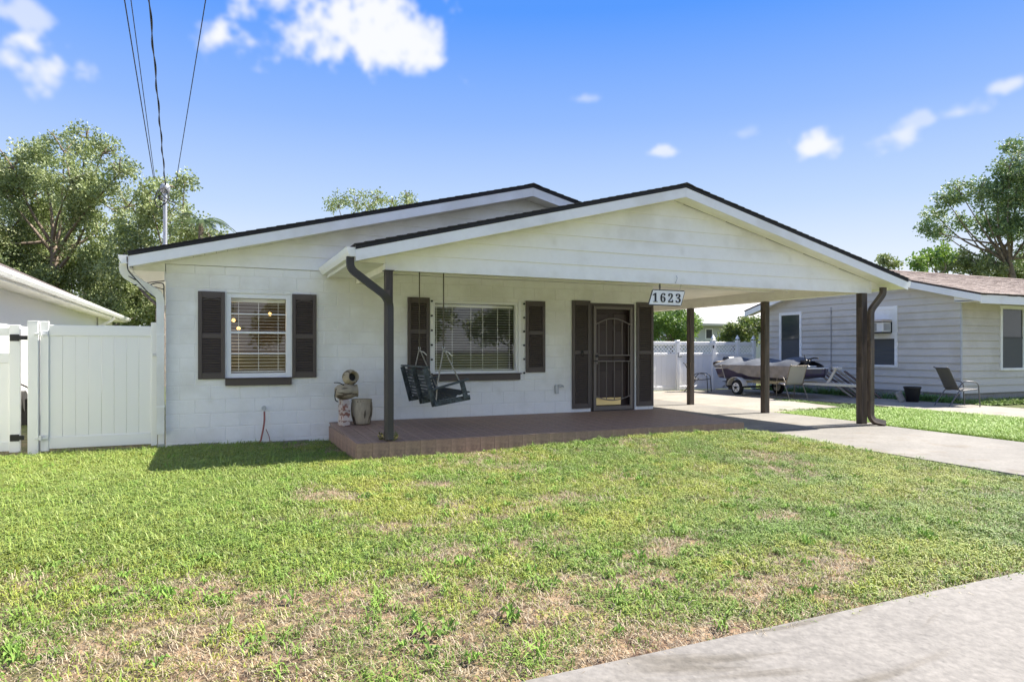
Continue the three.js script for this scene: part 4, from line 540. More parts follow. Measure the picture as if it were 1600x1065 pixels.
// ================================================================ BOAT, TRAILER AND YARD THINGS
{
  const B = [16.05, 0, 0], zS = -6.95, zB = -3.25, L = zB - zS, hw = (t) => 0.78 * Math.sqrt(Math.max(0, 1 - Math.pow(Math.max(0, t - 0.35) / 0.65, 2.4))) + 0.015, keel = (t) => 0.46 + 0.2 * t * t * t, gun = (t) => 0.84 + 0.06 * t;
  const loft = (f, n, m) => { const g = new THREE.BufferGeometry(), pos = [], idx = []; for (let i = 0; i <= n; i++) for (let k = 0; k <= m; k++) pos.push(...f(i / n, k / m)); for (let i = 0; i < n; i++) for (let k = 0; k < m; k++) { const a = i * (m + 1) + k, b = a + m + 1; idx.push(a, b, a + 1, b, b + 1, a + 1); } g.setAttribute('position', new THREE.Float32BufferAttribute(pos, 3)); g.setIndex(idx); g.computeVertexNormals(); return uvBox(g.toNonIndexed()); };
  const b = thing('boat', 'small navy and purple fishing boat under a grey and tan cover', 'boat', B);
  const prof = (t, k) => { const s = k * 2 - 1, a = Math.abs(s), w = hw(t); const x = a < 0.55 ? w * 0.82 * a / 0.55 : w * (0.82 + 0.18 * (a - 0.55) / 0.45), y = a < 0.55 ? keel(t) + 0.06 * a / 0.55 : mix(keel(t) + 0.06, gun(t), (a - 0.55) / 0.45); return [Math.sign(s) * x, y, zS + L * t]; };
  const navy = mat(0.058, 0.045, 0.10, 0.35, { side: THREE.DoubleSide, phys: true, clearcoat: 0.4 });
  obj('hull', [loft(prof, 26, 20), uvBox(raw(Array.from({ length: 20 }, (_, i) => [prof(0, i / 20), prof(0, (i + 1) / 20), [0, 0.7, zS]])))], navy, b);
  obj('rub_rail', [-1, 1].map((s) => tube(Array.from({ length: 24 }, (_, i) => { const t = i / 23; return [s * (hw(t) + 0.01), gun(t), zS + L * t]; }), 0.02)), mat(0.75, 0.75, 0.74, 0.4), b);
  obj('deck', loft((t, k) => [(k * 2 - 1) * hw(t) * 0.98, gun(t) + 0.005, zS + L * t], 20, 4), mat(0.6, 0.6, 0.58, 0.6, { side: THREE.DoubleSide }), b);
  const TE = 0.86, hump = (t) => 1.02 + 0.2 * Math.exp(-(((t - 0.06) / 0.07) ** 2)) * 0.9 + 0.16 * Math.exp(-(((t - 0.38) / 0.14) ** 2)) + 0.2 * Math.exp(-(((t - 0.74) / 0.13) ** 2)), wr = (t, k) => 0.009 * (fbm(t * 22 + 3, k * 7, 3) - 0.5) * 2;
  const ridge = (t, k) => { const s = k * 2 - 1, a = Math.abs(s), tt = t * TE; return [s * (hw(tt) + 0.03) + wr(t, k), mix(hump(tt), 0.95, a * a) + wr(k * 3, t * 9), zS - 0.02 + L * tt]; };
  obj('cover_top', loft(ridge, 40, 24), mat(0.115, 0.125, 0.14, 0.85, { map: T.fabric, side: THREE.DoubleSide }), b);
  const low = (t) => mix(0.88, 0.60, sstep(0.03, 0.62, t));
  obj('cover_side', [-1, 1].map((s) => loft((t, k) => { const tt = t * TE, fold = 0.025 * Math.sin(t * 60 + k * 5) * k * fbm(t * 9, 2, 2); return [s * (hw(tt) + 0.035 + fold + 0.02 * k), mix(0.955, low(t) + 0.008 * Math.sin(t * 34), k) + wr(t, k), zS - 0.02 + L * tt]; }, 60, 8)), mat(0.31, 0.27, 0.22, 0.85, { map: T.fabric, side: THREE.DoubleSide }), b);
  obj('cover_stern_bundle', [loft((t, k) => { const a = k * 2 * Math.PI, r = 0.13 + 0.05 * fbm(t * 6, k * 5, 3) + 0.03 * Math.sin(a * 3 + t * 8); return [-0.6 + t * 1.15, 0.93 + r * Math.sin(a) * 0.8, zS - 0.12 + r * 1.3 * Math.cos(a)]; }, 18, 18)], mat(0.34, 0.28, 0.2, 0.85, { map: T.fabric, side: THREE.DoubleSide }), b);
  obj('strap', bar([-0.84, 0.95, zS + 0.34], [-0.78, 0.52, zS + 0.46], 0.06, 0.008), mat(0.6, 0.57, 0.5, 0.8), b);
  const mo = obj('outboard_motor', [box(-0.16, 0.16, 0.92, 1.2, zS - 0.42, zS - 0.08, 0.05), box(-0.09, 0.09, 0.28, 0.95, zS - 0.3, zS - 0.1, 0.03)], M.black, b); obj('cavitation_plate', box(-0.13, 0.13, 0.36, 0.38, zS - 0.42, zS - 0.06, 0.004), M.black, mo); obj('gearcase', [clean(new THREE.SphereGeometry(0.07, 12, 8).scale(1, 1, 2.4).translate(0, 0.24, zS - 0.22)), box(-0.012, 0.012, 0.1, 0.22, zS - 0.26, zS - 0.12)], M.black, mo);
  for (let i = 0; i < 3; i++) obj('propeller_blade', uvBox(cbox(0.05, 0.13, 0.012, 0.004)).translate(0, 0.09, 0).rotateZ(i * 2.094).translate(0, 0.24, zS - 0.4), mat(0.6, 0.6, 0.6, 0.4, { metalness: 0.5 }), mo);
  const tm = obj('bow_motor', [tube([[-0.25, 0.93, zB - 0.5], [-0.3, 1.08, zB - 0.42]], 0.05), box(-0.4, -0.18, 1.05, 1.15, zB - 0.55, zB - 0.3, 0.03), tube([[-0.3, 1.1, zB - 0.4], [-0.3, 1.22, zB - 0.44], [-0.31, 1.29, zB - 0.46]], 0.02, 0.008), tube([[-0.3, 1.14, zB - 0.34], [-0.3, 1.2, zB - 0.12], [-0.28, 1.19, zB + 0.02]], 0.03, 0.022)], M.black, b); obj('mount_plate', box(-0.42, -0.1, 0.94, 0.97, zB - 0.75, zB - 0.2, 0.008), mat(0.7, 0.7, 0.7, 0.4), tm);
  const t = thing('boat_trailer', 'pale painted boat trailer with small spoked wheels under the boat', 'trailer', [16.05, 0, 0]); const tp = mat(0.62, 0.57, 0.42, 0.5, { bumpMap: T.grit, bumpScale: 0.001 });
  for (const s of [-1, 1]) obj('frame_rail', bar([s * 0.5, 0.42, -6.6], [s * 0.42, 0.46, -3.9], 0.05, 0.08, 0.004), tp, t);
  obj('tongue', [bar([0.42, 0.46, -3.9], [-0.14, 0.46, -1.95], 0.05, 0.07, 0.004), bar([-0.42, 0.46, -3.9], [-0.19, 0.46, -1.95], 0.05, 0.07, 0.004)], mat(0.6, 0.58, 0.54, 0.5), t);
  obj('axle', tube([[-0.88, 0.26, -5.85], [0.88, 0.26, -5.85]], 0.03), M.dark, t); obj('cross_member', [bar([-0.5, 0.4, -6.4], [0.5, 0.4, -6.4], 0.05, 0.05), bar([-0.46, 0.42, -4.9], [0.46, 0.42, -4.9], 0.05, 0.05)], tp, t);
  obj('winch_post', [bar([-0.2, 0.46, -3.0], [-0.12, 0.92, -2.75], 0.06, 0.07, 0.004), box(-0.2, -0.02, 0.88, 0.96, -2.82, -2.64, 0.01)], M.galv, t); obj('coupler', [box(-0.22, -0.1, 0.44, 0.53, -1.98, -1.76, 0.012), tube([[-0.16, 0.53, -1.86], [-0.16, 0.58, -1.8]], 0.02)], M.galv, t);
  for (const s of [-1, 1]) { const w = obj('wheel', clean(new THREE.CylinderGeometry(0.15, 0.15, 0.12, 28).rotateZ(Math.PI / 2).translate(s * 0.85, 0.25, -5.85)), mat(0.75, 0.74, 0.71, 0.5), t); obj('tyre', clean(new THREE.TorusGeometry(0.185, 0.068, 12, 32).rotateY(Math.PI / 2).translate(s * 0.85, 0.25, -5.85)), mat(0.02, 0.02, 0.021, 0.85), w); obj('hub', clean(new THREE.CylinderGeometry(0.045, 0.05, 0.05, 16).rotateZ(Math.PI / 2).translate(s * 0.925, 0.25, -5.85)), M.dark, w); for (let i = 0; i < 5; i++) obj('slot', clean(new THREE.CylinderGeometry(0.02, 0.02, 0.005, 10).rotateZ(Math.PI / 2).translate(s * 0.912, 0.25 + 0.1 * Math.cos(i * 1.257), -5.85 + 0.1 * Math.sin(i * 1.257))), M.dark, w);
    obj('fender', uvKeep(sweep(Array.from({ length: 13 }, (_, i) => { const a = Math.PI * (0.04 + 0.92 * i / 12); return [s * 0.86, 0.27 + 0.32 * Math.sin(a) * 0.95, -5.85 + 0.36 * Math.cos(a)]; }), [[-0.1, -0.006], [0.1, -0.006], [0.1, 0.006], [-0.1, 0.006]], null, [1, 0, 0])), mat(0.66, 0.63, 0.56, 0.5), t); }
  obj('wheel_chock', [box(-0.92, -0.76, 0.03, 0.11, -5.55, -5.4, 0.01)], M.concrete, t);
}
function slingChair(label, pos, turn, sling, frame) { // faces local +x
  const c = thing('patio_chair', label, 'chair', pos, turn, 'patio chairs by the grey house'), r = 0.014, fm = mat(...frame, 0.4, { metalness: 0.3 });
  for (const s of [-1, 1]) { const z = s * 0.27; obj('arm_frame', tube(bend([[0.3, 0, z], [0.26, 0.6, z], [-0.1, 0.64, z], [-0.24, 0.46, z]], 0.12), r), fm, c); obj('rear_leg', tube([[-0.1, 0.44, z], [-0.22, 0.38, z], [-0.48, 0, z]], r), fm, c); obj('side_rail', tube(bend([[0.25, 0.43, z * 0.9], [-0.2, 0.39, z * 0.9], [-0.46, 0.94, z * 0.9], [-0.52, 0.97, z * 0.9]], 0.08), r), fm, c); }
  obj('cross_tube', [tube([[0.25, 0.43, -0.25], [0.25, 0.43, 0.25]], r), tube([[-0.48, 0.95, -0.25], [-0.48, 0.95, 0.25]], r)], fm, c);
  obj('sling', (() => { const path = bend([[0.24, 0.44, 0], [-0.2, 0.395, 0], [-0.465, 0.94, 0]], 0.1); return uvKeep(sweep(path, [[-0.235, -0.004], [0.235, -0.004], [0.235, 0.004], [-0.235, 0.004]], null, [0, 0, 1])); })(), mat(...sling, 0.8), c);
  return c;
}
slingChair('dark sling patio chair turned side on at the grey house corner', [17.05, 0.03, -0.05], -0.38, [0.09, 0.085, 0.08], [0.1, 0.1, 0.105]);
slingChair('tan sling patio chair with its back to the lawn, in front of the boat', [15.25, 0.03, -3.75], 1.25, [0.42, 0.40, 0.38], [0.22, 0.19, 0.15]);
slingChair('black patio chair by the back fence beside the boat stern', [14.98, 0.03, -7.35], -0.9, [0.05, 0.05, 0.05], [0.05, 0.05, 0.055]);
{ // hollow concrete block carrying the trailer coupler
  const c = thing('cinder_block', 'hollow concrete block on end under the trailer coupler', 'concrete block', [15.9, 0.03, -1.87], 0.3); const m = mat(0.5, 0.48, 0.45, 0.9, { map: T.concrete, bumpMap: T.grit, bumpScale: 0.006 });
  obj('block_shell', [box(-0.1, -0.07, 0, 0.4, -0.1, 0.1, 0.004), box(0.07, 0.1, 0, 0.4, -0.1, 0.1, 0.004), box(-0.07, 0.07, 0, 0.035, -0.1, 0.1), box(-0.07, 0.07, 0.182, 0.218, -0.1, 0.1), box(-0.07, 0.07, 0.365, 0.4, -0.1, 0.1), box(-0.07, 0.07, 0.035, 0.365, -0.1, -0.06)], m, c);
  const p = thing('flower_pot', 'black plastic flower pot near the grey wall', 'pot', [17.3, 0.03, -1.5]); obj('pot_body', lathe([[0.001, 0], [0.15, 0], [0.2, 0.36], [0.215, 0.36], [0.215, 0.41], [0.2, 0.41], [0.185, 0.38], [0.001, 0.34]], 24), M.black, p);
  const s = thing('stepping_stone', 'grey stone slab leaning against the black flower pot', 'stone', [16.98, 0.03, -1.62], 0.2); obj('slab', uvBox(cbox(0.3, 0.28, 0.05, 0.015)).rotateX(-0.4).rotateZ(0.2).translate(0, 0.14, 0), m, s);
  for (let i = 0; i < 6; i++) { const o = bar([17.1 + i * 0.1, 0.86 - i * 0.015, -4.7 + i * 0.16], [17.15 + i * 0.08, 0.05, -3.25 + i * 0.12], 0.09, 0.035, 0.004); tag(obj('lumber_plank', o, [mat(0.42, 0.34, 0.24, 0.8, { map: T.wood }), mat(0.16, 0.11, 0.085, 0.8, { map: T.wood })][i % 2]), i % 2 ? 'dark weathered plank leaning in the pile by the grey wall' : 'pale plank leaning in the pile by the grey wall', 'plank', i % 2 ? 'dark planks of the leaning pile' : 'pale planks of the leaning pile'); }
}

// ================================================================ VEGETATION
function sprig(n, size, seed, broad = 0.42) { // a twig end with n leaves
  const R = rng(seed), tr = []; for (let i = 0; i < n; i++) { const d = new THREE.Vector3(R() * 2 - 1, R() * 1.6 - 0.7, R() * 2 - 1).normalize(), o = d.clone().multiplyScalar(size * (0.15 + 0.75 * R())).add(new THREE.Vector3(R() - 0.5, R() - 0.5, R() - 0.5).multiplyScalar(size * 0.5)), l = size * (0.38 + 0.22 * R()), s = new THREE.Vector3().crossVectors(d, new THREE.Vector3(R() - 0.5, R(), R() - 0.5)).normalize().multiplyScalar(l * broad), tip = o.clone().addScaledVector(d, l), mid = o.clone().addScaledVector(d, l * 0.5); mid.y -= l * 0.04; const A = mid.clone().add(s), Bq = mid.clone().sub(s); A.y += l * 0.1; Bq.y += l * 0.1; tr.push([o.toArray(), A.toArray(), tip.toArray()], [o.toArray(), tip.toArray(), Bq.toArray()]); }
  return uvBox(raw(tr));
}
function crown(parent, blobs, per, size, tones, seed, hang = 0) { // leaf clumps through the volume of every lobe, gaps between clumps
  const R = rng(seed), list = [], m4 = new THREE.Matrix4(), q = new THREE.Quaternion(), e = new THREE.Euler();
  for (const [x, y, z, r] of blobs) { const sub = Math.max(14, Math.round(r * r * 18)); for (let k = 0; k < sub; k++) { let d; do d = [R() * 2 - 1, R() * 2 - 1, R() * 2 - 1]; while (Math.hypot(...d) > 1 || Math.hypot(...d) < 0.25); const c = [x + d[0] * r * 1.02, y + d[1] * r * 0.9, z + d[2] * r], cr = r * (0.16 + 0.2 * R()) + size * 0.4, n = Math.round(per * cr * cr / (size * size) * (0.7 + 0.6 * R())); const ct = R(); for (let i = 0; i < n; i++) { let v; do v = [R() * 2 - 1, R() * 2 - 1, R() * 2 - 1]; while (Math.hypot(...v) > 1); list.push([c[0] + v[0] * cr, c[1] + v[1] * cr * 0.75 - hang * R(), c[2] + v[2] * cr, ct]); } } }
  const kinds = [0, 1, 2].map((k) => sprig(9, size, seed * 7 + k)), out = [];
  kinds.forEach((g, k) => { const mine = list.filter((_, i) => i % 3 === k); if (!mine.length) return; const im = new THREE.InstancedMesh(g, mat(1, 1, 1, 0.65, { phys: true, side: THREE.DoubleSide, transmission: 0.5, thickness: 0 }), mine.length), c = new THREE.Color(); mine.forEach(([x, y, z, ct], i) => { q.setFromEuler(e.set(R() * 6.28, R() * 6.28, R() * 6.28)); const s = 0.75 + 0.5 * R(); m4.compose(new THREE.Vector3(x, y, z), q, new THREE.Vector3(s, s, s)); im.setMatrixAt(i, m4); const a = tones[Math.min(tones.length - 1, Math.floor((ct * 0.7 + R() * 0.3) * tones.length))], b = 0.8 + 0.4 * R(); c.setRGB(a[0] * b, a[1] * b, a[2] * b); im.setColorAt(i, c); }); im.name = k ? `crown_${String(k).padStart(3, '0')}` : 'crown'; im.userData.kind = 'stuff'; im.castShadow = im.receiveShadow = true; parent.add(im); out.push(im); });
  return list.length;
}
const oakTones = [[0.27, 0.33, 0.12], [0.33, 0.40, 0.15], [0.41, 0.47, 0.19], [0.23, 0.29, 0.12], [0.47, 0.50, 0.23]], brightTones = [[0.19, 0.32, 0.045], [0.25, 0.38, 0.06], [0.14, 0.25, 0.045], [0.31, 0.42, 0.08]];
const bark = mat(0.36, 0.32, 0.28, 0.9, { map: T.bark, bumpMap: T.bark, bumpScale: 0.02 });
function tree(name, label, base, h0, r0, blobs, opt = {}) {
  const t = thing(name, label, opt.category || 'tree', [0, 0, 0], 0, opt.group), R = rng(opt.seed || 3), gs = [], lean = opt.lean || [0, 0], fork = [base[0] + lean[0], h0, base[1] + lean[1]];
  const trunk = [[base[0], -0.1, base[1]], [mix(base[0], fork[0], 0.4) + 0.05, h0 * 0.45, mix(base[1], fork[2], 0.4)], fork]; gs.push(tube(trunk, r0, r0 * 0.75, 10));
  obj('trunk', gs, bark, t); const ls = [], cen = [0, 1, 2].map((k) => blobs.reduce((s, b) => s + b[k], 0) / blobs.length);
  for (const [x, y, z, r] of blobs) { const st = R() * 0.55, from = fork.map((v, k) => mix(v, cen[k], st)); const mid = [mix(from[0], x, 0.5) + (R() - 0.5) * 0.7, mix(from[1], y, 0.45) - 0.1, mix(from[2], z, 0.5) + (R() - 0.5) * 0.7], a = bend([from, mid, [x, y, z]], 1); ls.push(tube(a, r0 * 0.28 * (1 - 0.4 * st), r0 * 0.08, 7)); for (let i = 0; i < 5; i++) { const d = [R() - 0.5, R() - 0.3, R() - 0.5]; ls.push(tube([[x, y, z], [x + d[0] * r * 1.0, y + d[1] * r, z + d[2] * r * 1.0], [x + d[0] * r * 1.5, y + d[1] * r * 1.2, z + d[2] * r * 1.5]], r0 * 0.11, r0 * 0.03, 5)); } }
  ls.push(tube([fork, fork.map((v, k) => mix(v, cen[k], 0.3) + (k === 1 ? 0 : 0.1)), fork.map((v, k) => mix(v, cen[k], 0.62))], r0 * 0.72, r0 * 0.3, 9)); obj('limbs', ls, bark, t); crown(t, blobs, opt.per || 10, opt.leaf || 0.24, opt.tones || oakTones, (opt.seed || 3) * 11, opt.hang || 0); return t;
}
const oakBlobs = [[-7.35,8.86,-22.75,1.04],[-6.66,9.55,-23.92,0.93],[-5.56,9.66,-22.59,0.91],[-4.87,10.57,-23.42,0.66],[-4.26,9.93,-23.25,0.83],[-3.32,8.41,-20.14,0.81],[-5.02,8.02,-20.64,1.16],[-7.13,8.34,-25.54,1.31],[-7.74,7.89,-23.02,1.18],[-4.25,7.61,-21.36,1.2],[-3.42,8.0,-24.66,0.88],[-7.87,6.22,-24.1,1.49],[-6.48,6.63,-25.25,1.57],[-4.41,6.22,-22.6,1.35],[-9.34,8.56,-25.56,1.39],[-8.66,5.72,-22.91,1.54]];
tree('oak_tree', 'large spreading oak tree rising behind the white stucco house', [-6.17, -23.5], 3.6, 0.34, oakBlobs, { seed: 4, hang: 0.12, per: 4.8, leaf: 0.21 });
tree('oak_tree', 'smaller oak tree standing behind the service mast', [-1.81, -19.4], 3.0, 0.24, [[-2.3,7.64,-20.03,0.67],[-1.59,8.2,-20.48,0.58],[-0.93,8.15,-19.06,0.41],[-2.69,6.67,-20.55,0.94],[-1.56,6.89,-19.82,0.93],[-0.62,6.17,-17.42,0.72],[-2.1,5.51,-20.35,1.09],[-0.66,5.57,-19.16,0.82],[-3.12,5.19,-20.3,1.04],[0.04,5.62,-17.02,0.43],[0.41,6.14,-19.59,0.26]], { seed: 5, hang: 0.1, per: 4.8, leaf: 0.21 });
tree('hedge_trees', 'thicket of low oak growth behind the gates', [-4.2, -19.9], 1.2, 0.16, [[-7.18,4.62,-24.02,1.36],[-5.53,4.67,-23.83,1.39],[-3.84,4.36,-22.78,1.32],[-2.75,3.99,-22.7,1.11],[-2.37,3.01,-22.57,1.0],[-3.29,3.1,-22.0,0.97],[-4.38,3.23,-22.39,1.08],[-6.9,3.31,-24.95,1.41],[-1.7,3.53,-21.64,1.09]], { seed: 6, hang: 0.1, per: 7.5, leaf: 0.21 });
tree('distant_tree', 'sparse tree top showing over the black main roof', [7.77, -25], 5.5, 0.2, [[6.32,9.21,-26.57,0.69],[7.06,9.46,-26.12,0.62],[7.9,9.25,-24.04,0.53],[7.47,8.77,-24.32,0.66],[8.62,9.04,-23.98,0.46],[9.78,9.71,-25.11,0.38],[9.59,9.0,-24.03,0.4]], { seed: 7, per: 2.6, leaf: 0.2 });
tree('shade_tree', 'tall open branched tree behind the tan shingle roof', [40.1, -12.1], 5.4, 0.26, [[40.59,12.19,-11.97,0.91],[39.0,11.16,-11.61,0.82],[40.36,10.35,-11.68,1.39],[38.71,9.92,-12.01,0.96],[37.66,9.72,-12.36,0.75],[37.42,10.06,-13.23,0.63],[36.72,9.64,-13.54,0.63],[37.14,9.03,-14.41,0.64],[36.04,8.02,-14.16,0.53],[37.47,8.07,-14.34,0.5],[38.24,8.64,-13.76,0.43],[39.96,8.54,-13.44,0.87],[40.09,8.36,-12.34,1.05],[39.54,8.08,-10.91,1.35],[41.52,6.68,-12.33,0.86],[40.38,6.91,-13.17,0.5],[42.97,10.28,-11.83,1.79]], { seed: 8, per: 4.6, leaf: 0.23, tones: [[0.18, 0.27, 0.1], [0.24, 0.34, 0.12], [0.32, 0.4, 0.15], [0.16, 0.24, 0.1]] });
tree('distant_tree', 'bright rounded tree just over the ridge of the tan roof', [32.3, -10.9], 4.6, 0.15, [[31.96,5.83,-11.09,0.43],[32.55,6.08,-11.02,0.44],[31.06,5.56,-11.01,0.34]], { seed: 9, tones: brightTones, per: 10.4 });
tree('distant_tree', 'dark low tree beneath the open branched tree over the tan roof', [38.8, -13.4], 4.8, 0.16, [[38.57,6.44,-13.98,0.61],[37.61,6.25,-14.06,0.43],[38.72,6.1,-13.19,0.64],[39.25,5.97,-12.67,0.77]], { seed: 10, per: 10.4 });
tree('distant_tree', 'tiny far tree peeping over the carport eave', [36.5, -16.8], 5.6, 0.12, [[36.36,6.68,-16.94,0.34],[36.85,6.54,-16.81,0.3]], { seed: 12, per: 8.8 });
tree('distant_tree', 'dense dark tree at the foot of the tall open branched tree', [44.7, -14.1], 4.6, 0.2, [[43.81,6.07,-13.96,0.84],[44.03,5.97,-14.8,0.7],[45.28,6.31,-13.74,1.15]], { seed: 13, per: 10.4 });
tree('garden_tree', 'bright green small tree directly behind the lattice fence', [16.09, -10.4], 1.5, 0.09, [[15.46,2.6,-10.11,0.53],[16.17,2.56,-10.01,0.58],[17.0,2.44,-10.37,0.4],[16.3,2.1,-10.84,0.55],[16.24,1.99,-9.8,0.33],[15.51,2.28,-10.79,0.49],[14.61,2.42,-10.32,0.52]], { seed: 14, leaf: 0.15, tones: brightTones, per: 12.8 });
tree('garden_shrub', 'yellow green shrub behind the fence beside the grey house', [18.2, -9.9], 0.9, 0.06, [[18.73,2.22,-9.84,0.35],[19.63,2.5,-10.11,0.36],[18.52,1.98,-10.14,0.25],[19.81,2.31,-9.89,0.36],[19.21,1.98,-9.84,0.4]], { seed: 16, leaf: 0.14, tones: [[0.2,0.28,0.05],[0.27,0.33,0.07],[0.13,0.19,0.045],[0.34,0.38,0.1]], per: 12.8, category: 'shrub' });
// across the road: what the panes mirror
for (const [i, x, z, s] of [[0, -9, 30, 1.1], [1, -2.5, 33, 1.25], [2, 4.5, 29, 0.95], [3, 11, 32, 1.2], [4, 18, 30, 1.0], [5, 26, 33, 1.15]]) tree('street_tree', ['round dense tree across the road by the last driveway', 'tall round tree across the road', 'low round tree across the road by the pavement', 'broad tree across the road', 'small round tree across the road', 'far round tree across the road'][i], [x, z], 1.4 * s, 0.2, [[x, 3.6 * s, z, 1.7 * s], [x - 1.4 * s, 2.9 * s, z + 0.4, 1.3 * s], [x + 1.4 * s, 3.0 * s, z - 0.3, 1.35 * s], [x + 0.2, 4.6 * s, z, 1.1 * s]], { seed: 30 + i, leaf: 0.36, per: 3.0, group: 'trees across the road' });
{ // palm leaning out of the oaks
  const t = thing('palm_tree', 'thin palm with drooping fronds beside the smaller oak', 'palm tree'), R = rng(15); obj('trunk', tube([[-0.5, -0.1, -17.3], [-0.42, 3, -17.2], [-0.3, 6.2, -17.0]], 0.12, 0.09, 10), bark, t);
  for (let f = 0; f < 14; f++) { const a = f / 14 * 6.28 + R() * 0.3, len = 1.0 + 0.5 * R(), up = 0.3 + 0.7 * R(), gs = [], P = (s) => [-0.3 + Math.cos(a) * len * s, 6.2 + up * s * 0.9 - 1.1 * s * s * len * 0.7, -17 + Math.sin(a) * len * s]; gs.push(tube(Array.from({ length: 8 }, (_, i) => P(i / 7)), 0.014, 0.005, 5)); for (let i = 2; i < 22; i++) { const s = i / 22, p = P(s), l = 0.34 * Math.sin(Math.PI * (0.15 + 0.8 * s)); for (const k of [-1, 1]) { const b = a + k * 1.1, q = [p[0] + Math.cos(b) * l, p[1] - l * 0.55, p[2] + Math.sin(b) * l]; gs.push(uvBox(raw([[[p[0], p[1] + 0.012, p[2]], [p[0], p[1] - 0.012, p[2]], q]]))); } } obj('frond', gs, mat(0.09, 0.14, 0.05, 0.6, { side: THREE.DoubleSide }), t); }
}
// ground plants
{
  const R = rng(99), m4 = new THREE.Matrix4(), q = new THREE.Quaternion(), e = new THREE.Euler(), up = new THREE.Vector3();
  function blades(n, h, w, spread, flop, seed) { const r = rng(seed), tr = []; for (let i = 0; i < n; i++) { const a = r() * 6.28, rr = Math.sqrt(r()) * spread, x = Math.cos(a) * rr, z = Math.sin(a) * rr, b = r() * 6.28, H = h * (0.55 + 0.75 * r()), f = flop * (0.25 + r()) * H, dx = Math.cos(b), dz = Math.sin(b), sx = -dz * w * 0.5, sz = dx * w * 0.5, p0 = [x - sx, -0.004, z - sz], p1 = [x + sx, -0.004, z + sz], m0 = [x + dx * f * 0.4 - sx * 0.85, H * 0.6, z + dz * f * 0.4 - sz * 0.85], m1 = [x + dx * f * 0.4 + sx * 0.85, H * 0.6, z + dz * f * 0.4 + sz * 0.85], t = [x + dx * f, H * (1 - 0.25 * flop), z + dz * f]; tr.push([p0, p1, m1], [p0, m1, m0], [m0, m1, t]); } return uvBox(raw(tr)); }
  function rosette(n, l, seed) { const r = rng(seed), tr = []; for (let i = 0; i < n; i++) { const a = i / n * 6.28 + r() * 0.6, L = l * (0.6 + 0.6 * r()), y = 0.01 + 0.028 * r(), dx = Math.cos(a), dz = Math.sin(a), w = L * 0.2, o = [dx * 0.006, 0.004, dz * 0.006], A = [dx * L * 0.6 - dz * w, y + 0.014, dz * L * 0.6 + dx * w], Bq = [dx * L * 0.6 + dz * w, y + 0.014, dz * L * 0.6 - dx * w], t = [dx * L, y * 0.7, dz * L], c = [dx * L * 0.55, y + 0.004, dz * L * 0.55]; tr.push([o, A, c], [A, t, c], [t, Bq, c], [Bq, o, c]); } return uvBox(raw(tr)); }
  function scatter(name, label, category, geos, n, area, accept, tone, sizeOf, m) {
    const lists = geos.map(() => []); for (let i = 0; i < n; i++) { const x = mix(area[0], area[1], R()), z = mix(area[2], area[3], R()), d = accept(x, z, R()); if (d === false) continue; lists[Math.floor(R() * geos.length)].push([x, z, d, R(), R(), R()]); }
    const g = new THREE.Group(); 
    geos.forEach((geo, k) => { const L = lists[k]; if (!L.length) return; const im = new THREE.InstancedMesh(geo, m || M.blade, L.length), c = new THREE.Color(); L.forEach(([x, z, d, a, b, f], i) => { q.setFromEuler(e.set((b - 0.5) * 0.35, a * 6.28, (f - 0.5) * 0.35)); const s = sizeOf(x, z, d, b); m4.compose(up.set(x, x < 8.6 && z > 0 ? lawnH(x, z) : 0, z), q, new THREE.Vector3(s, s * (0.8 + 0.4 * f), s)); im.setMatrixAt(i, m4); c.setRGB(...tone(x, z, d, a, f)); im.setColorAt(i, c); }); im.name = numbered(name); im.castShadow = im.receiveShadow = true; tag(im, label, category, null, 'stuff'); scene.add(im); });
  }
  M.blade = mat(1, 1, 1, 0.6, { phys: true, side: THREE.DoubleSide, transmission: 0.18, thickness: 0 });
  const inPatio = (x, z) => x > 1.66 && x < 8.1 && z < 2.23, lawn = (x, z) => z > 0.03 && z < 8.35 && x > -7 && !inPatio(x, z) && !(x > 8.46 - 0.05 * (z - 2) + 0.03 * Math.sin(z * 9) * Math.sin(z * 3.7) && z > 2.1) && !(x > 7.8 && z < 2.2) && !(x < -2.0 - 0.0 && z < 0.1);
  const gtone = (x, z, d, a, f) => { const y = sstep(0.35, 0.7, fbm(x * 1.3 + 3, z * 1.3, 3) * 0.7 + a * 0.3), k = 0.62 + 0.75 * f; return [mix(0.165, 0.32, y) * k, mix(0.265, 0.35, y) * k, mix(0.028, 0.045, y) * k]; };
  const lush = (x, z) => sstep(1.2, -0.2, x - 0.5 * (fbm(x * 1.2, z * 1.2, 2) - 0.5)) * sstep(6.4, 5.0, z);
  scatter('lawn_grass', 'short patchy green turf of the front lawn', 'grass', [0, 1, 2].map((k) => blades(18, 0.034, 0.006, 0.085, 1.7, 40 + k)), 52000, [-7, 8.7, 0, 8.36], (x, z, r) => lawn(x, z) && r > dry(x, z) * 0.97 - 0.05 ? dry(x, z) : false, gtone, (x, z, d, b) => (0.75 + 0.5 * b) * (1 - 0.3 * d));
  scatter('long_grass', 'longer dense green grass in front of the vinyl gates', 'grass', [0, 1].map((k) => blades(14, 0.058, 0.0065, 0.085, 1.4, 50 + k)), 26000, [-7, 1.6, 0.0, 6.6], (x, z, r) => lawn(x, z) && r < lush(x, z) * 0.95 ? 0 : false, (x, z, d, a, f) => { const k = 0.75 + 0.5 * f; return [0.18 * k + 0.07 * a * k, 0.285 * k, 0.042 * k]; }, (x, z, d, b) => 0.75 + 0.55 * b);
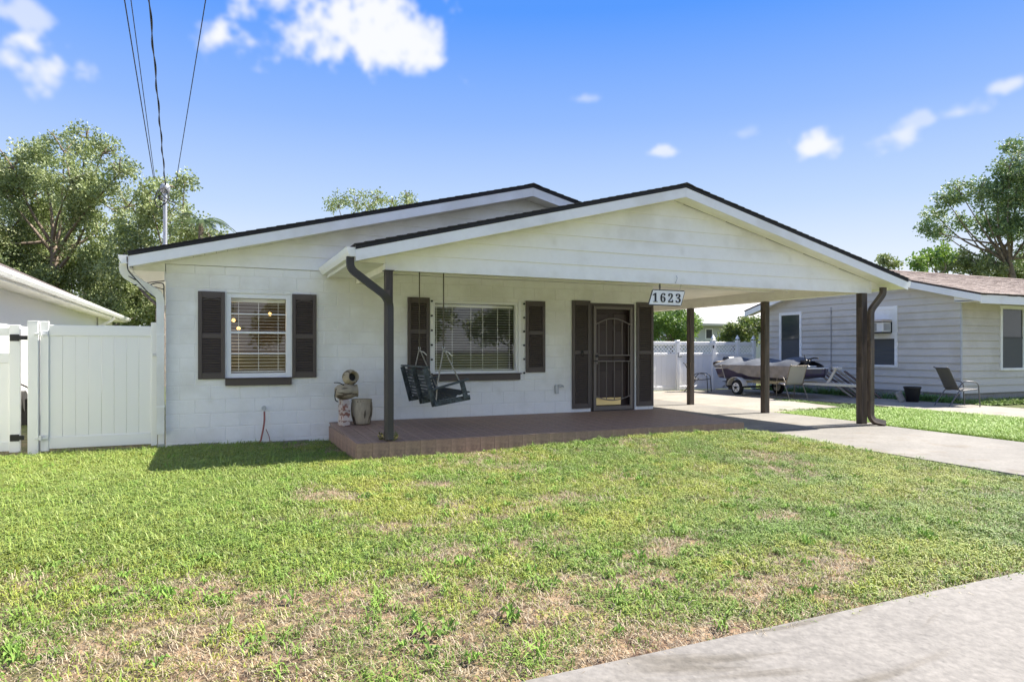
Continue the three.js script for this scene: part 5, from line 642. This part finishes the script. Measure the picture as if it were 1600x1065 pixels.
  scatter('dry_grass', 'dry straw coloured grass over the bare lawn spots', 'dry grass', [0, 1, 2].map((k) => blades(12, 0.02, 0.003, 0.08, 2.8, 60 + k)), 42000, [-6, 8.6, 0.1, 8.36], (x, z, r) => { if (!lawn(x, z)) return false; const d = dry(x, z); return r < 0.12 + d * 0.9 ? d : false; }, (x, z, d, a, f) => { const k = 0.7 + 0.5 * f; return [mix(0.36, 0.52, a) * k, mix(0.29, 0.43, a) * k, mix(0.19, 0.27, a) * k]; }, (x, z, d, b) => 0.7 + 0.7 * b);
  const wm = mat(1, 1, 1, 0.85, { phys: true, side: THREE.DoubleSide, transmission: 0.15, thickness: 0 });
  scatter('lawn_weeds', 'broad leaved weed rosettes scattered through the lawn', 'weeds', [0, 1, 2].map((k) => rosette(9, 0.05, 70 + k)), 5200, [-5, 8.5, 0.2, 8.25], (x, z, r) => lawn(x, z) && r < 0.06 + 0.5 * sstep(0.52, 0.72, fbm(x * 2.1 + 20, z * 2.1, 3)) * sstep(9, 1, x + 2) ? 0.3 : false, (x, z, d, a, f) => { const k = 0.7 + 0.5 * f; return [0.19 * k, 0.32 * k, 0.045 * k]; }, (x, z, d, b) => 0.6 + 0.8 * b, wm);
  scatter('tall_weeds', 'ragged tufts of taller coarse grass standing in the lawn', 'weeds', [0, 1].map((k) => blades(16, 0.075, 0.0075, 0.05, 1.3, 80 + k)), 5200, [-5, 8.5, 0.3, 8.3], (x, z, r) => lawn(x, z) && r < 0.25 * sstep(0.5, 0.68, fbm(x * 1.7 + 60, z * 1.7, 3)) + 0.06 ? 0.3 : false, (x, z, d, a, f) => { const k = 0.75 + 0.5 * f; return [0.19 * k, 0.31 * k, 0.04 * k]; }, (x, z, d, b) => 0.6 + 0.6 * b, wm);
  const wedge = (x, z) => { if (x < 11.36 || x > 15.1) return false; const s = z < -0.5 ? false : true; return (s && z < 8.3 && x > 11.34) ; };
  scatter('strip_grass', 'bright green grass strip between the two driveways', 'grass', [0, 1, 2].map((k) => blades(15, 0.06, 0.006, 0.08, 0.8, 90 + k)), 21000, [11.3, 15.15, -0.8, 8.3], (x, z, r) => wedge(x, z) && z > -0.42 + (14.2 - x) * -0.06 ? 0 : false, (x, z, d, a, f) => { const k = 0.8 + 0.45 * f; return [0.26 * k + 0.06 * a, 0.42 * k, 0.06 * k]; }, (x, z, d, b) => 0.8 + 0.5 * b);
  scatter('wall_weeds', 'green weeds growing along the foot of the grey house', 'weeds', [rosette(14, 0.16, 95), blades(18, 0.2, 0.014, 0.09, 0.9, 96)], 1500, [17.78, 18.28, -7.8, -0.9], (x, z, r) => r < 0.75 * sstep(0.38, 0.6, fbm(z * 1.3, 3, 3)) + 0.1 ? 0 : false, (x, z, d, a, f) => { const k = 0.7 + 0.5 * f; return [0.12 * k, 0.24 * k, 0.06 * k]; }, (x, z, d, b) => 0.5 + 0.8 * b, wm);
  scatter('corner_weeds', 'sunny low weeds along the front of the grey house', 'weeds', [rosette(14, 0.13, 97), blades(18, 0.12, 0.012, 0.09, 0.9, 98)], 1500, [18.0, 25, -0.85, -0.1], () => 0, (x, z, d, a, f) => { const k = 0.8 + 0.5 * f; return [0.19 * k, 0.27 * k, 0.06 * k]; }, (x, z, d, b) => 0.5 + 0.8 * b, wm);
  scatter('slab_weeds', 'low weeds along the edge of the sunlit side slab', 'weeds', [rosette(10, 0.07, 93), blades(12, 0.06, 0.007, 0.07, 1, 94)], 1500, [12.0, 15.1, -3.6, -0.5], (x, z, r) => Math.abs(z - (-0.75 - 0.9 * sstep(13.9, 14.4, x))) < 0.18 * r + 0.06 || (x > 14.3 && x < 14.9) ? 0 : false, (x, z, d, a, f) => { const k = 0.8 + 0.5 * f; return [0.16 * k, 0.24 * k, 0.06 * k]; }, (x, z, d, b) => 0.6 + 0.7 * b, wm);
}
renderer.render(scene, camera);
